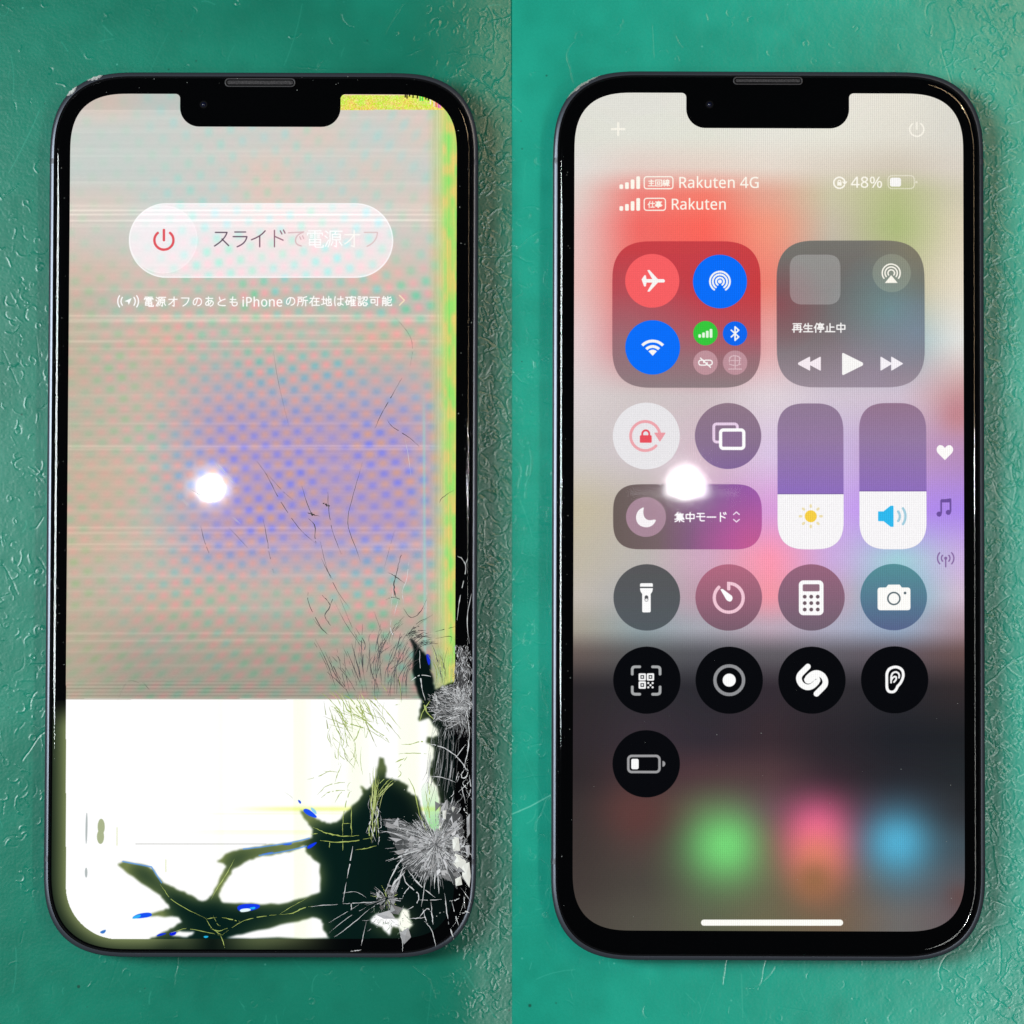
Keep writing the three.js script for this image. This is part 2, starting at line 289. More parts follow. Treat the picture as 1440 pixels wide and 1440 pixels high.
function paintIntact(c, A) {
  const g = c.getContext('2d'), im = g.createImageData(c.width, c.height), o = [0, 0, 0], I = A.clone().invert().elements;
  const spots = [[1018, 1190, 62, [118, 220, 122]], [1146, 1170, 54, [235, 100, 150]], [1146, 1208, 48, [236, 132, 112]], [1258, 1186, 55, [84, 178, 214]], [894, 1145, 46, [92, 60, 58]], [1142, 1240, 36, [150, 105, 72]], [1346, 585, 30, [192, 132, 140]], [1345, 1262, 24, [98, 76, 76]]];
  for (let j = 0; j < c.height; j++) for (let i = 0; i < c.width; i++) {
    const x = I[0] * i + I[3] * j + I[6], y = I[1] * i + I[4] * j + I[7], k = (j * c.width + i) * 4;
    backdrop(x, y, o);
    for (const [sx, sy, r, col] of spots) { const d = ((x - sx) ** 2 + (y - sy) ** 2) / (r * r); if (d < 4) { const w = Math.exp(-d * 1.3) * 0.92; for (let q = 0; q < 3; q++) o[q] = lerp(o[q], col[q], w); } }
    for (let q = 0; q < 3; q++) im.data[k + q] = o[q];
    im.data[k + 3] = 255;
  }
  g.putImageData(im, 0, 0);
  const e = A.elements; g.setTransform(e[0], e[1], e[3], e[4], e[6], e[7]);
  const CR = '#fbf6ea', WH = '#f6f4f2';
  // status rows
  g.strokeStyle = CR; g.lineCap = 'round'; g.lineWidth = 3; g.globalAlpha = 0.8;
  g.beginPath(); g.moveTo(860.5, 182); g.lineTo(878, 182); g.moveTo(869.3, 173.5); g.lineTo(869.3, 190.5); g.stroke();
  g.lineWidth = 2.2; g.beginPath(); g.arc(1289, 182.5, 9.8, -Math.PI / 2 + 0.6, Math.PI * 1.5 - 0.6); g.moveTo(1289, 173); g.lineTo(1289, 182); g.stroke(); g.globalAlpha = 1;
  for (const y of [267, 297.8]) [6.5, 9.5, 13.5, 18].forEach((h, i) => { g.fillStyle = CR; g.beginPath(); g.roundRect(871 + i * 7.9, y - h, 5.3, h, 1.8); g.fill(); });
  g.lineWidth = 1.6;
  for (const [x0, x1, y0] of [[905.8, 946.2, 249.6], [905.8, 935.6, 280.2]]) { g.strokeStyle = CR; g.beginPath(); g.roundRect(x0, y0, x1 - x0, 17, 3.5); g.stroke(); }
  glyphs(g, '主回線', 910.5, 253, 10.6, 10.4, 1.35, CR); glyphs(g, '仕事', 910.5, 283.6, 10.6, 10.2, 1.35, CR);
  fit(g, 'Rakuten 4G', 953, 1068, 265.3, 21.5, CR); fit(g, 'Rakuten', 942.5, 1022, 296, 21.5, CR); fit(g, '48%', 1196, 1241, 265, 21.5, CR);
  g.lineWidth = 2.2; g.beginPath(); g.arc(1180, 258.2, 7.8, 0.5, Math.PI * 2 - 0.1); g.stroke(); path(g, 'M-5 -2L5 -2L0 4Z', 1187.5, 258, 0.8, CR);
  g.fillStyle = CR; g.fillRect(1177, 257, 6.2, 5.2); g.lineWidth = 1.3; g.beginPath(); g.arc(1180.1, 256.6, 2, Math.PI, 0); g.stroke();
  g.globalAlpha = 0.55; g.lineWidth = 1.3; g.beginPath(); g.roundRect(1248.3, 248, 37, 18.4, 5.5); g.stroke(); disc(g, 1288.3, 257.2, 1.6, CR); g.globalAlpha = 1;
  g.fillStyle = WH; g.beginPath(); g.roundRect(1251, 251, 15.6, 12.6, 3); g.fill();
  // connection tile
  g.save(); rr(g, 861, 341, 1069, 548, 58); g.clip();
  g.fillStyle = vgrad(g, 341, 548, [[0, [198, 64, 70]], [0.35, [192, 62, 72]], [0.6, [178, 82, 94]], [0.8, [152, 108, 116]], [1, [140, 124, 128]]]); g.fillRect(855, 335, 220, 220);
  glow(g, 870, 480, 130, [140, 120, 125], 0.55); glow(g, 1075, 400, 90, [205, 60, 55], 0.4); g.restore();
  disc(g, 917, 397, 38, '#f45f62'); disc(g, 1012, 398, 38, '#0a6cf6'); disc(g, 917.5, 491, 38.4, '#0b6df7'); disc(g, 991.6, 471, 17.2, '#36c53c'); disc(g, 1033, 471.5, 17.2, '#0f66ec'); disc(g, 991.5, 512.6, 17.2, '#bd919a'); disc(g, 1033, 512.6, 17.2, '#bb8f99');
  path(g, 'M-17 -2L-13 -8L-11 -8L-10 -2.5L-2 -2.5L-9 -15L-6 -15.5L6 -2.5L14 -2.5Q18 0 14 2.5L6 2.5L-6 15.5L-9 15L-2 2.5L-10 2.5L-11 8L-13.5 8Z', 919, 397, 1, WH);
  g.strokeStyle = WH; g.lineWidth = 2.7; for (const r of [5.6, 10, 14]) { g.beginPath(); g.arc(1012, 398, r, Math.PI / 2 + 0.62, Math.PI * 2.5 - 0.62); g.stroke(); } disc(g, 1012, 398, 2.9, WH); path(g, 'M0 3L7 13L-7 13Z', 1012, 399, 1, '#0a6cf6');
  g.lineCap = 'butt'; g.lineWidth = 4.2; for (const r of [12.2, 20]) { g.beginPath(); g.arc(917.5, 502, r, -Math.PI / 2 - 0.82, -Math.PI / 2 + 0.82); g.stroke(); } path(g, 'M0 0L-6 -6.5Q0 -11 6 -6.5Z', 917.5, 503, 1, WH); g.lineCap = 'round';
  [5, 7.5, 10, 12.5].forEach((h, i) => { g.fillStyle = '#e6f6e2'; g.beginPath(); g.roundRect(981.5 + i * 5.3, 477.5 - h, 3.9, h, 1.2); g.fill(); });
  path(g, 'M-5.5 -5L5.5 5L0 10L0 -10L5.5 -5L-5.5 5', 1033, 471.5, 0.95, null, WH, 2.2);
  path(g, 'M-3 -3.5L-5.5 -3.5Q-9.5 -3.5 -9.5 0Q-9.5 3.5 -5.5 3.5L-1 3.5Q2.5 3.5 2.5 0M3 3.5L5.5 3.5Q9.5 3.5 9.5 0Q9.5 -3.5 5.5 -3.5L1 -3.5Q-2.5 -3.5 -2.5 0M-7 -6.5L7 6.5', 991.5, 512.6, 1, null, WH, 1.7);
  path(g, 'M0 -10L0 8M-8 -7Q0 -13 8 -6M-8 -1Q-9 -5 -5 -9M-8 2Q0 6 8 2M-6 -3L7 -3M5 -9Q8 -4 5 3M-9 9L9 9', 1033, 512.6, 1, null, 'rgba(240,222,226,0.5)', 1.4);
  // media tile
  g.save(); rr(g, 1091.5, 340, 1299, 547.5, 58); g.clip();
  g.fillStyle = vgrad(g, 340, 548, [[0, [116, 114, 108]], [0.35, [108, 104, 103]], [0.65, [122, 112, 115]], [1, [152, 138, 150]]]); g.fillRect(1085, 335, 220, 220);
  glow(g, 1095, 430, 70, [150, 66, 76], 0.6); glow(g, 1250, 440, 90, [108, 146, 148], 0.8); glow(g, 1290, 470, 70, [122, 142, 165], 0.6); glow(g, 1290, 350, 80, [134, 128, 100], 0.6); glow(g, 1230, 530, 90, [150, 138, 160], 0.5); g.restore();
  rr(g, 1110, 360, 1181, 430.5, 20); g.fillStyle = 'rgba(200,200,200,0.38)'; g.fill(); disc(g, 1253, 386, 27, 'rgba(180,190,170,0.28)');
  g.strokeStyle = CR; g.lineWidth = 2; for (const r of [4.6, 8.6, 12.6]) { g.beginPath(); g.arc(1252.3, 386, r, Math.PI * 0.8, Math.PI * 2.2); g.stroke(); } path(g, 'M0 -9L9 2L-9 2Z', 1252.3, 398, 1, CR);
  glyphs(g, '再生停止中', 1113, 456, 14.6, 15.3, 1.75, WH);
  path(g, 'M15 -9L0 -1Q-1 0 0 1L15 9ZM30 -9L15 -1Q14 0 15 1L30 9Z', 1122.5, 514, 1, '#f3e8ee', '#f3e8ee', 1.5); path(g, 'M0 -14L26 -1Q27 0 26 1L0 14Z', 1184.5, 514.5, 1, WH, WH, 3); path(g, 'M0 -9L15 0L0 9ZM15 -9L30 0L15 9Z', 1237.5, 514, 1, '#f3eef4', '#f3eef4', 1.5);
  // lock and mirror buttons
  disc(g, 908.5, 616, 47, '#e5e3e6'); g.strokeStyle = '#eaa3aa'; g.lineWidth = 4; g.beginPath(); g.arc(907, 616, 20.5, 0.75, Math.PI * 2 - 0.25); g.stroke(); path(g, 'M-7 -5L7 -5L0 6Z', 927.5, 617, 1, '#e89aa2', '#e89aa2', 1.5);
  g.fillStyle = '#e5505c'; g.beginPath(); g.roundRect(899.5, 615, 16.5, 10.5, 1.5); g.fill(); g.strokeStyle = '#e5505c'; g.lineWidth = 2.6; g.beginPath(); g.arc(907.7, 613, 4.9, Math.PI, 0); g.lineTo(912.6, 616); g.moveTo(902.8, 613); g.lineTo(902.8, 616); g.stroke();
  g.save(); g.beginPath(); g.arc(1023, 616, 46.5, 0, 7); g.clip(); g.fillStyle = vgrad(g, 570, 663, [[0, [142, 118, 134]], [0.6, [136, 112, 142]], [1, [128, 100, 152]]]); g.fillRect(970, 560, 110, 110); g.restore();
  g.lineWidth = 4; g.strokeStyle = '#e6cde6'; g.beginPath(); g.roundRect(1003, 599, 33, 25.5, 4); g.stroke(); g.beginPath(); g.roundRect(1012.5, 607.5, 32.5, 26, 4); g.fillStyle = '#8a7092'; g.fill(); g.strokeStyle = '#ffffff'; g.lineWidth = 4.6; g.stroke();
  // focus tile
  g.save(); rr(g, 862, 684, 1070, 775.5, 40); g.clip(); const fg = g.createLinearGradient(862, 0, 1070, 0);
  [[0, [104, 92, 88]], [0.3, [116, 98, 102]], [0.55, [134, 92, 132]], [0.8, [150, 88, 165]], [1, [150, 90, 175]]].forEach(([t, q]) => fg.addColorStop(t, rgb(q))); g.fillStyle = fg; g.fillRect(855, 680, 220, 100);
  glow(g, 1062, 775, 95, [205, 90, 138], 0.85); glow(g, 1000, 690, 70, [120, 96, 140], 0.4); g.restore();
  disc(g, 908, 730, 28, 'rgba(176,142,160,0.85)'); path(g, 'M-4 -13Q-14 -9 -14 2Q-13 14 0 15Q10 15 14 5Q13 4 11 4Q2 7 -2 1Q-5 -5 -3 -12Q-3 -13 -4 -13Z', 908, 729.5, 1, '#f4f0f2');
  glyphs(g, '集中モード', 947.5, 722.8, 14.6, 14.9, 1.8, '#fbf7fb'); path(g, 'M-4 -3.5L0 -7L4 -3.5M-4 3.5L0 7L4 3.5', 1034.5, 730, 1, null, '#ecd9ec', 1.7);
  // sliders
  for (const [x0, x1, y0, yf, top] of [[1092, 1184.5, 570, 698, [142, 120, 146]], [1206.5, 1300.5, 569.5, 694, [146, 116, 140]]]) {
    g.save(); rr(g, x0, y0, x1, 775.5, 42); g.clip(); g.fillStyle = vgrad(g, y0, 775, [[0, top], [0.25, [146, 120, 160]], [0.6, [140, 108, 186]], [1, [140, 108, 186]]]); g.fillRect(x0, y0, 100, 210); g.fillStyle = '#f4f2f4'; g.fillRect(x0, yf, 100, 90); g.fillStyle = 'rgba(70,50,100,0.35)'; g.fillRect(x0, yf - 1.2, 100, 1.2); g.restore();
  }
  disc(g, 1138.5, 729, 8.4, '#f2cc45'); for (let i = 0; i < 8; i++) { const a = i * Math.PI / 4; g.strokeStyle = '#eadcae'; g.lineWidth = 3.4; g.beginPath(); g.moveTo(1138.5 + Math.cos(a) * 13.4, 729 + Math.sin(a) * 13.4); g.lineTo(1138.5 + Math.cos(a) * 15.2, 729 + Math.sin(a) * 15.2); g.stroke(); }
  path(g, 'M-8 -6L-1 -6L9 -14L12 -14L12 14L9 14L-1 6L-8 6Z', 1241.5, 729, 1, '#2fb6ea', '#2fb6ea', 1.6); g.strokeStyle = '#9fcadb'; g.lineWidth = 3.4; g.beginPath(); g.arc(1252, 729, 11, -0.65, 0.65); g.stroke(); g.beginPath(); g.arc(1252, 729, 19, -0.62, 0.62); g.stroke();
  path(g, 'M0 11L-10 1Q-14 -6 -8 -10Q-3 -11 0 -6Q3 -11 8 -10Q14 -6 10 1Z', 1326.5, 639, 1, '#fbf8f6'); path(g, 'M-5 7L-5 -10L8 -12L8 5', 1326, 717, 1, null, '#6a4f9a', 2.4); disc(g, 1318, 726, 3.6, '#6a4f9a'); disc(g, 1331, 723.5, 3.6, '#6a4f9a'); g.fillStyle = '#6a4f9a'; g.fillRect(1321, 705, 13, 4.5);
  g.strokeStyle = '#84689e'; g.lineWidth = 1.9; for (const r of [6, 11.4]) { g.beginPath(); g.arc(1327, 788, r, -0.75, 0.75); g.stroke(); g.beginPath(); g.arc(1327, 788, r, Math.PI - 0.75, Math.PI + 0.75); g.stroke(); } disc(g, 1327, 788, 2.2, '#84689e'); g.beginPath(); g.moveTo(1327, 789); g.lineTo(1327, 800); g.stroke();
  // round buttons
  const rounds = [[909, 843, [86, 86, 88], [82, 90, 96]], [1023.5, 843, [178, 104, 128], [120, 92, 108]], [1139, 843, [150, 100, 124], [112, 96, 112]], [1254, 842.5, [84, 142, 150], [86, 100, 138]]];
  for (const [x, y, a, b] of rounds) { g.beginPath(); g.arc(x, y, 46.6, 0, 7); g.fillStyle = vgrad(g, y - 46, y + 46, [[0, a], [0.55, a.map((q, i) => (q + b[i]) / 2)], [1, b]]); g.fill(); }
  for (const [x, y] of [[909, 959], [1024, 959], [1139.5, 959], [1255, 958.5], [908, 1076]]) disc(g, x, y, 47, '#07080c');
  path(g, 'M-9 -20Q-9 -22 -7 -22L7 -22Q9 -22 9 -20L9 -17L-9 -17ZM-9 -15L9 -15Q9 -10 6 -7L6 17Q6 19 4 19L-4 19Q-6 19 -6 17L-6 -7Q-9 -10 -9 -15Z', 908.5, 845, 1, '#fafafa'); g.fillStyle = '#55565a'; g.beginPath(); g.roundRect(906, 840, 5, 9, 2.5); g.fill(); disc(g, 908.5, 846.5, 2, '#e8e8e8');
  g.strokeStyle = '#f0c6d4'; g.lineWidth = 4.6; g.beginPath(); g.moveTo(1023.5, 831); g.lineTo(1023.5, 823.5); g.arc(1023.5, 843.5, 20.2, -Math.PI / 2, Math.PI * 1.5 - 0.75); g.stroke(); path(g, 'M-11 -12Q-9 -13 -8 -12L4 -3Q6 1 3 4Q0 5 -3 2Z', 1023.5, 844, 1, '#fff', '#fff', 1);
  g.fillStyle = '#fbfafa'; g.beginPath(); g.roundRect(1121.5, 819, 34.5, 49, 6.5); g.fill(); g.fillStyle = '#8d6c7c'; g.beginPath(); g.roundRect(1127, 824.5, 23.5, 10, 2); g.fill(); for (let i = 0; i < 3; i++) for (let j = 0; j < 3; j++) disc(g, 1129.7 + i * 9.1, 842 + j * 9, 2.7, '#6c5a62');
  path(g, 'M-23 -10Q-23 -14 -19 -14L-11 -14L-8 -18L8 -18L11 -14L19 -14Q23 -14 23 -10L23 14Q23 18 19 18L-19 18Q-23 18 -23 14Z', 1254.5, 843, 1, '#fbfaf6'); g.strokeStyle = '#5c6a70'; g.lineWidth = 2.2; g.beginPath(); g.arc(1254.3, 844.5, 8.4, 0, 7); g.stroke(); disc(g, 1270, 836.8, 1.9, '#5c6a70');
  g.strokeStyle = '#a3a5a6'; g.lineWidth = 4; for (const [sx, sy] of [[-1, -1], [1, -1], [1, 1], [-1, 1]]) { g.beginPath(); g.moveTo(908 + sx * 9, 959.5 + sy * 19.2); g.lineTo(908 + sx * 15, 959.5 + sy * 19.2); g.quadraticCurveTo(908 + sx * 19.4, 959.5 + sy * 19.2, 908 + sx * 19.4, 959.5 + sy * 15); g.lineTo(908 + sx * 19.4, 959.5 + sy * 9); g.stroke(); }
  for (const [x, y] of [[902.6, 954.5], [914, 954.5], [902.6, 965.8]]) { g.fillStyle = '#f4f4f4'; g.beginPath(); g.roundRect(x - 5.2, y - 5.2, 10.4, 10.4, 1.8); g.fill(); g.strokeStyle = '#202226'; g.lineWidth = 1.2; g.strokeRect(x - 1.9, y - 1.9, 3.8, 3.8); } for (const [x, y] of [[911, 963], [917, 963], [914, 966], [911, 969], [917, 969]]) disc(g, x, y, 1.5, '#f4f4f4');
  g.strokeStyle = '#8e8f92'; g.lineWidth = 4.8; g.beginPath(); g.arc(1024, 959, 20, 0, 7); g.stroke(); disc(g, 1024, 959, 9.2, '#fdfdfd');
  path(g, 'M-6 -19L-15 -10Q-22 -3 -15 6Q-6 14 3 6L6 3M6 19L15 10Q22 3 15 -6Q6 -14 -3 -6L-6 -3', 1139.8, 959, 1, null, '#fbfbfa', 8.2); path(g, 'M-9 -1Q-8 4 -3 2L4 -4Q9 -5 9 1', 1139.8, 959, 1, null, '#fbfbfa', 5);
  path(g, 'M-11 -3Q-12 -17 1 -18Q13 -17 12 -5Q10 4 4 9Q1 18 -5 17Q-11 17 -11 8Z', 1255, 958.5, 1, null, '#fafafa', 4); path(g, 'M-5 4L-5 -4Q-4 -11 2 -11Q8 -9 6 -3M-5 1Q-2 -6 2 -4Q3 0 -1 3', 1255, 958.5, 1, null, '#f4f4f4', 2.6);
  g.strokeStyle = '#9a9a9c'; g.lineWidth = 3.6; g.beginPath(); g.roundRect(883, 1065, 43.5, 22.5, 5); g.stroke(); g.fillStyle = '#f6f6f6'; g.beginPath(); g.roundRect(887, 1069, 10.5, 14.6, 2.4); g.fill(); g.fillStyle = '#9a9a9c'; g.beginPath(); g.arc(930.5, 1076, 4.2, -Math.PI / 2, Math.PI / 2); g.fill();
  g.fillStyle = '#fdfcf4'; g.beginPath(); g.roundRect(984, 1293.3, 198, 8.6, 4.3); g.fill();
  g.setTransform(1, 0, 0, 1, 0, 0);
  // the pixel columns of the panel
  const px = g.getImageData(0, 0, c.width, c.height), P = px.data;
  for (let j = 0; j < c.height; j++) for (let i = 0; i < c.width; i++) {
    const x = I[0] * i + I[3] * j + I[6], y = I[1] * i + I[4] * j + I[7], k = (j * c.width + i) * 4, right = 0.35 + 0.65 * smooth(x, 880, 1050);
    const m = 1 + (Math.sin(x * Math.PI * 2 / 2.95) * 0.04 * right + Math.sin(y * Math.PI * 2 / 3.1) * 0.014) + (hash(i, j) - 0.5) * 0.05;
    P[k] *= m; P[k + 1] *= m; P[k + 2] *= m;
  }
  g.putImageData(px, 0, 0);
}

// ---------- what the broken screen shows ----------
const INK = [ // dead patches of the panel
  [[572, 897], [577, 910], [578, 935], [577, 948], [580, 965], [586, 982], [590, 990], [586, 1000], [585, 1016], [600, 1012], [604, 1020], [612, 1028], [613, 1036], [604, 1040], [597, 1038], [595, 1046], [606, 1053], [606, 1066], [602, 1074], [599, 1090], [605, 1100], [611, 1110], [614, 1130], [616, 1170], [645, 1190], [660, 1190], [660, 960], [636, 962], [618, 968], [607, 972], [606, 960], [602, 948], [601, 925], [594, 922], [586, 914], [580, 905]],
  [[530, 1067], [536, 1068], [540, 1085], [538, 1095], [548, 1097], [560, 1101], [570, 1106], [569, 1114], [575, 1119], [583, 1121], [586, 1132], [592, 1150], [602, 1168], [616, 1170], [645, 1190], [660, 1190], [660, 1340], [200, 1340], [205, 1322], [217, 1318], [228, 1311], [242, 1305], [255, 1296], [250, 1290], [210, 1289], [208, 1286], [225, 1281], [238, 1277], [232, 1270], [225, 1260], [205, 1247], [180, 1230], [165, 1217], [172, 1212], [205, 1218], [214, 1223], [220, 1233], [228, 1242], [243, 1248], [262, 1258], [283, 1268], [292, 1264], [298, 1256], [306, 1238], [316, 1220], [312, 1215], [303, 1212], [320, 1200], [340, 1195], [370, 1190], [405, 1187], [436, 1179], [437, 1168], [430, 1158], [420, 1145], [419, 1140], [430, 1144], [440, 1151], [450, 1157], [462, 1160], [472, 1156], [485, 1142], [500, 1128], [507, 1117], [503, 1107], [514, 1112], [521, 1104], [526, 1090]],
];
const LIT = [ // windows of live panel inside them
  [[306, 1262], [309, 1250], [318, 1236], [327, 1222], [345, 1212], [362, 1206], [385, 1202], [410, 1197], [425, 1190], [428, 1200], [438, 1210], [447, 1216], [447, 1255], [425, 1263], [395, 1271], [372, 1272], [345, 1271], [312, 1270]],
  [[316, 1319], [345, 1312], [375, 1306], [410, 1297], [436, 1290], [447, 1293], [452, 1300], [450, 1306], [460, 1319]], [[240, 1316], [250, 1309], [272, 1310], [262, 1318]],
  [[516, 1293], [525, 1285], [540, 1288], [556, 1292], [561, 1278], [570, 1280], [571, 1290], [576, 1301], [563, 1316], [556, 1305], [548, 1303], [543, 1316], [533, 1304], [518, 1298]], [[636, 1206], [646, 1206], [660, 1222], [664, 1246], [648, 1228]],
];
const poly = (g, pts) => { g.beginPath(); const n = pts.length; g.moveTo((pts[0][0] + pts[n - 1][0]) / 2, (pts[0][1] + pts[n - 1][1]) / 2); pts.forEach(([x, y], i) => { const q = pts[(i + 1) % n]; g.quadraticCurveTo(x, y, (x + q[0]) / 2, (y + q[1]) / 2); }); g.closePath(); };
function blur(a, w, h, r) {
  const b = new Float32Array(a.length);
  for (let pass = 0; pass < 2; pass++) {
    for (let y = 0; y < h; y++) { let s = 0; for (let x = -r; x < w; x++) { s += a[y * w + Math.min(w - 1, x + r)] - (x - r - 1 >= 0 ? a[y * w + x - r - 1] : x > -r ? a[y * w] : 0); if (x === -r) { s = 0; for (let k = -r; k <= r; k++) s += a[y * w + clamp(k, 0, w - 1)]; x = 0; b[y * w] = s / (2 * r + 1); continue; } if (x >= 0) b[y * w + x] = s / (2 * r + 1); } }
    for (let x = 0; x < w; x++) { let s = 0; for (let k = -r; k <= r; k++) s += b[clamp(k, 0, h - 1) * w + x]; a[x] = s / (2 * r + 1); for (let y = 1; y < h; y++) { s += b[Math.min(h - 1, y + r) * w + x] - b[Math.max(0, y - r - 1) * w + x]; a[y * w + x] = s / (2 * r + 1); } }
  }
}
function paintBroken(c, A) {
  const w = c.width, h = c.height, g = c.getContext('2d'), I = A.clone().invert().elements, e = A.elements;
  // coverage of the dead ink
  const mc = canvasOf(w, h), m = mc.getContext('2d'); m.fillStyle = '#000'; m.fillRect(0, 0, w, h); m.setTransform(e[0], e[1], e[3], e[4], e[6], e[7]);
  m.fillStyle = '#fff'; const sharp = (p) => { m.beginPath(); p.forEach(([x, y], i) => { const q = p[(i + 1) % p.length]; for (let k = 0; k < 4; k++) { const t = k / 4, n = k ? 1.1 : 0; m.lineTo(lerp(x, q[0], t) + rnd(-n, n), lerp(y, q[1], t) + rnd(-n, n)); } }); m.closePath(); m.fill(); };
  INK.forEach(sharp); m.fillStyle = '#000'; LIT.forEach(sharp);
  const raw = m.getImageData(0, 0, w, h).data, edge = new Float32Array(w * h), deep = new Float32Array(w * h);
  // live white area blurred outwards, used to paint the bloom around it
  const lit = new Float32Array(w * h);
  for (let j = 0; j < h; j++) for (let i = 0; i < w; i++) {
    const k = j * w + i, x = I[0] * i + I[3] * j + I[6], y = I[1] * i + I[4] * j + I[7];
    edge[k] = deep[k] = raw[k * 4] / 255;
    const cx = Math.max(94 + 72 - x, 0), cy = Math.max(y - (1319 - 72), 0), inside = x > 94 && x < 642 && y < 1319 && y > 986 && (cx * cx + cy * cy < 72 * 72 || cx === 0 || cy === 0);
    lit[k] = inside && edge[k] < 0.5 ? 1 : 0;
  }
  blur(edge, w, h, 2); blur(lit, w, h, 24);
  const im = g.createImageData(w, h), P = im.data;
  const lines = new Float32Array(1500); for (let y = 0; y < 1500; y++) lines[y] = (hash(y, 3) - 0.5) * 4 + (hash(y >> 2, 5) - 0.5) * 4;
  for (const [y, a, s] of [[297, 26, 1.6], [303, 40, 1.4], [311, 32, 1.6], [291, 14, 3], [319, 12, 2], [446, 40, 1.8], [452, 22, 4], [482, 20, 2], [493, 12, 2], [630, 26, 1.5], [634, 14, 2], [745, 16, 2], [752, 12, 2], [775, 12, 1.5], [893, 16, 2], [903, 12, 3], [212, 8, 3], [220, 8, 2], [165, 6, 2], [186, 5, 2], [258, 8, 2], [408, 8, 2], [470, 12, 5], [505, 8, 3], [560, 6, 3], [598, 6, 2], [660, 7, 4], [722, 8, 3], [768, 12, 5], [812, 9, 3], [834, 6, 2], [858, 8, 5], [918, 9, 3], [938, 7, 2]]) for (let q = -10; q <= 10; q++) lines[y + q] += a * Math.exp(-q * q / (s * s));
  for (let y = 955; y < 986; y++) lines[y] += (y % 5 < 2 ? -16 : 9) * smooth(y, 950, 972);
  const cols = []; for (let x = 0; x < 720; x++) cols[x] = (hash(x, 17) - 0.5) * 2;
  const zone = (x, y) => { // rest colour of the scrambled picture
    const t = smooth(y, 300, 480), u = smooth(y, 470, 640) * (1 - smooth(y, 740, 850)), lo = smooth(y, 800, 970), v = smooth(x, 190, 330) * (1 - 0.35 * smooth(x, 560, 600)), gl = 1 - smooth(x, 94, 210);
    const bl = (vnoise(x / 75, y / 48) - 0.5) * 22, o = [lerp(208, 196, t) + bl, lerp(203, 181, t) - bl * 0.3, lerp(195, 167, t) - bl * 0.6];
    const p = [178, 154, 190]; for (let q = 0; q < 3; q++) o[q] = lerp(o[q], p[q], u * v);
    const d = [160, 154, 140]; for (let q = 0; q < 3; q++) o[q] = lerp(o[q], d[q], lo);
    const gr = [187, 176, 150]; for (let q = 0; q < 3; q++) o[q] = lerp(o[q], gr[q], gl * 0.5 * t);
    return [o, u * v, lo, t];
  };
  for (let j = 0; j < h; j++) for (let i = 0; i < w; i++) {
    const k = j * w + i, x = I[0] * i + I[3] * j + I[6], y = I[1] * i + I[4] * j + I[7], o = k * 4;
    let r, gg, b;
    if (y < 986) {
      const [z, pur, lo, t] = zone(x, y);
      const X = x - 370, Y = y - 600, lowL = smooth(y, 800, 985) * (1 - smooth(x, 200, 560)), topR = (1 - smooth(y, 150, 480)) * smooth(x, 330, 620), ax = Math.abs(X);
      const uu = (X - Math.sign(X) * ax * ax * 0.00045 * (X < 0 ? 0.8 : 1)) / 30 - Y * 0.0024 + lowL * (Y - 220) * 0.012 + topR * (Y + 420) * 0.006;
      const vv = (Y + (Y < 0 ? Y * Y * 0.00035 : -Y * Y * 0.00012)) / 29 + X * 0.0038 + topR * X * 0.004;
      const f = Math.cos(uu * Math.PI * 2) * Math.cos(vv * Math.PI * 2) * (0.5 + 0.5 * smooth(y, 220, 430)) * (1 - 0.3 * lo) * (0.42 + 0.42 * smooth(x, 100, 330)), gl = 1 - smooth(x, 130, 260);
      const wob = 0.45 + 0.95 * vnoise(x / 52, y / 52), hue = (vnoise(x / 44 + 30, y / 44) - 0.5) * 44;
      if (f > 0) { const q = Math.pow(f, 1.25) * wob; r = z[0] + q * lerp(-58, -48, pur); gg = z[1] + q * lerp(14, -22, pur); b = z[2] + q * (lerp(lerp(4, -14, gl), 40, pur) + hue * (1 - pur)); }
      else { const q = Math.pow(-f, 1.25) * wob * (0.35 + 0.65 * t); r = z[0] + q * lerp(40, 30, pur); gg = z[1] + q * lerp(-18, 4, pur); b = z[2] + q * lerp(-4, -44, pur); }
      if (y > 287 && y < 392.5) {                // the slider plate lifts the picture towards white
        const ex = Math.max(0, 233.7 - x, x - 499.3), ey = y - 339.7, k1 = clamp(53.2 - Math.hypot(ex, ey)), kn = clamp(48 - Math.hypot(x - 229, y - 338)), up = lerp(0.64, 0.76, kn);
        r = lerp(r, lerp(z[0] + (r - z[0]) * 2.6, 255, up), k1); gg = lerp(gg, lerp(z[1] + (gg - z[1]) * 2.6, 247, up), k1); b = lerp(b, lerp(z[2] + (b - z[2]) * 2.6, 252, up), k1);
        if (k1 > 0 && kn > 0 && kn < 1) { r += 10; gg += 10; b += 10; }
      }
      const yi = y | 0, ln = lerp(lines[yi], lines[yi + 1], y - yi) * (0.25 + 0.75 * vnoise(x / 110, y / 2.2)); r += ln; gg += ln; b += ln * 0.9;
      // faulty columns on the right
      const xi = x | 0, ch = (Math.abs(cols[xi]) > 0.6 ? cols[xi] * 18 : cols[xi] * 5);
      const s1 = smooth(x, 597, 613), s2 = smooth(x, 612, 631), s3 = smooth(y, 540, 620);
      if (x > 590 && x < 600) { const q = Math.exp(-((x - 594) ** 2) / 5) * 0.5 * s3; r = lerp(r, 150, q); gg = lerp(gg, 215, q); b = lerp(b, 205, q); }
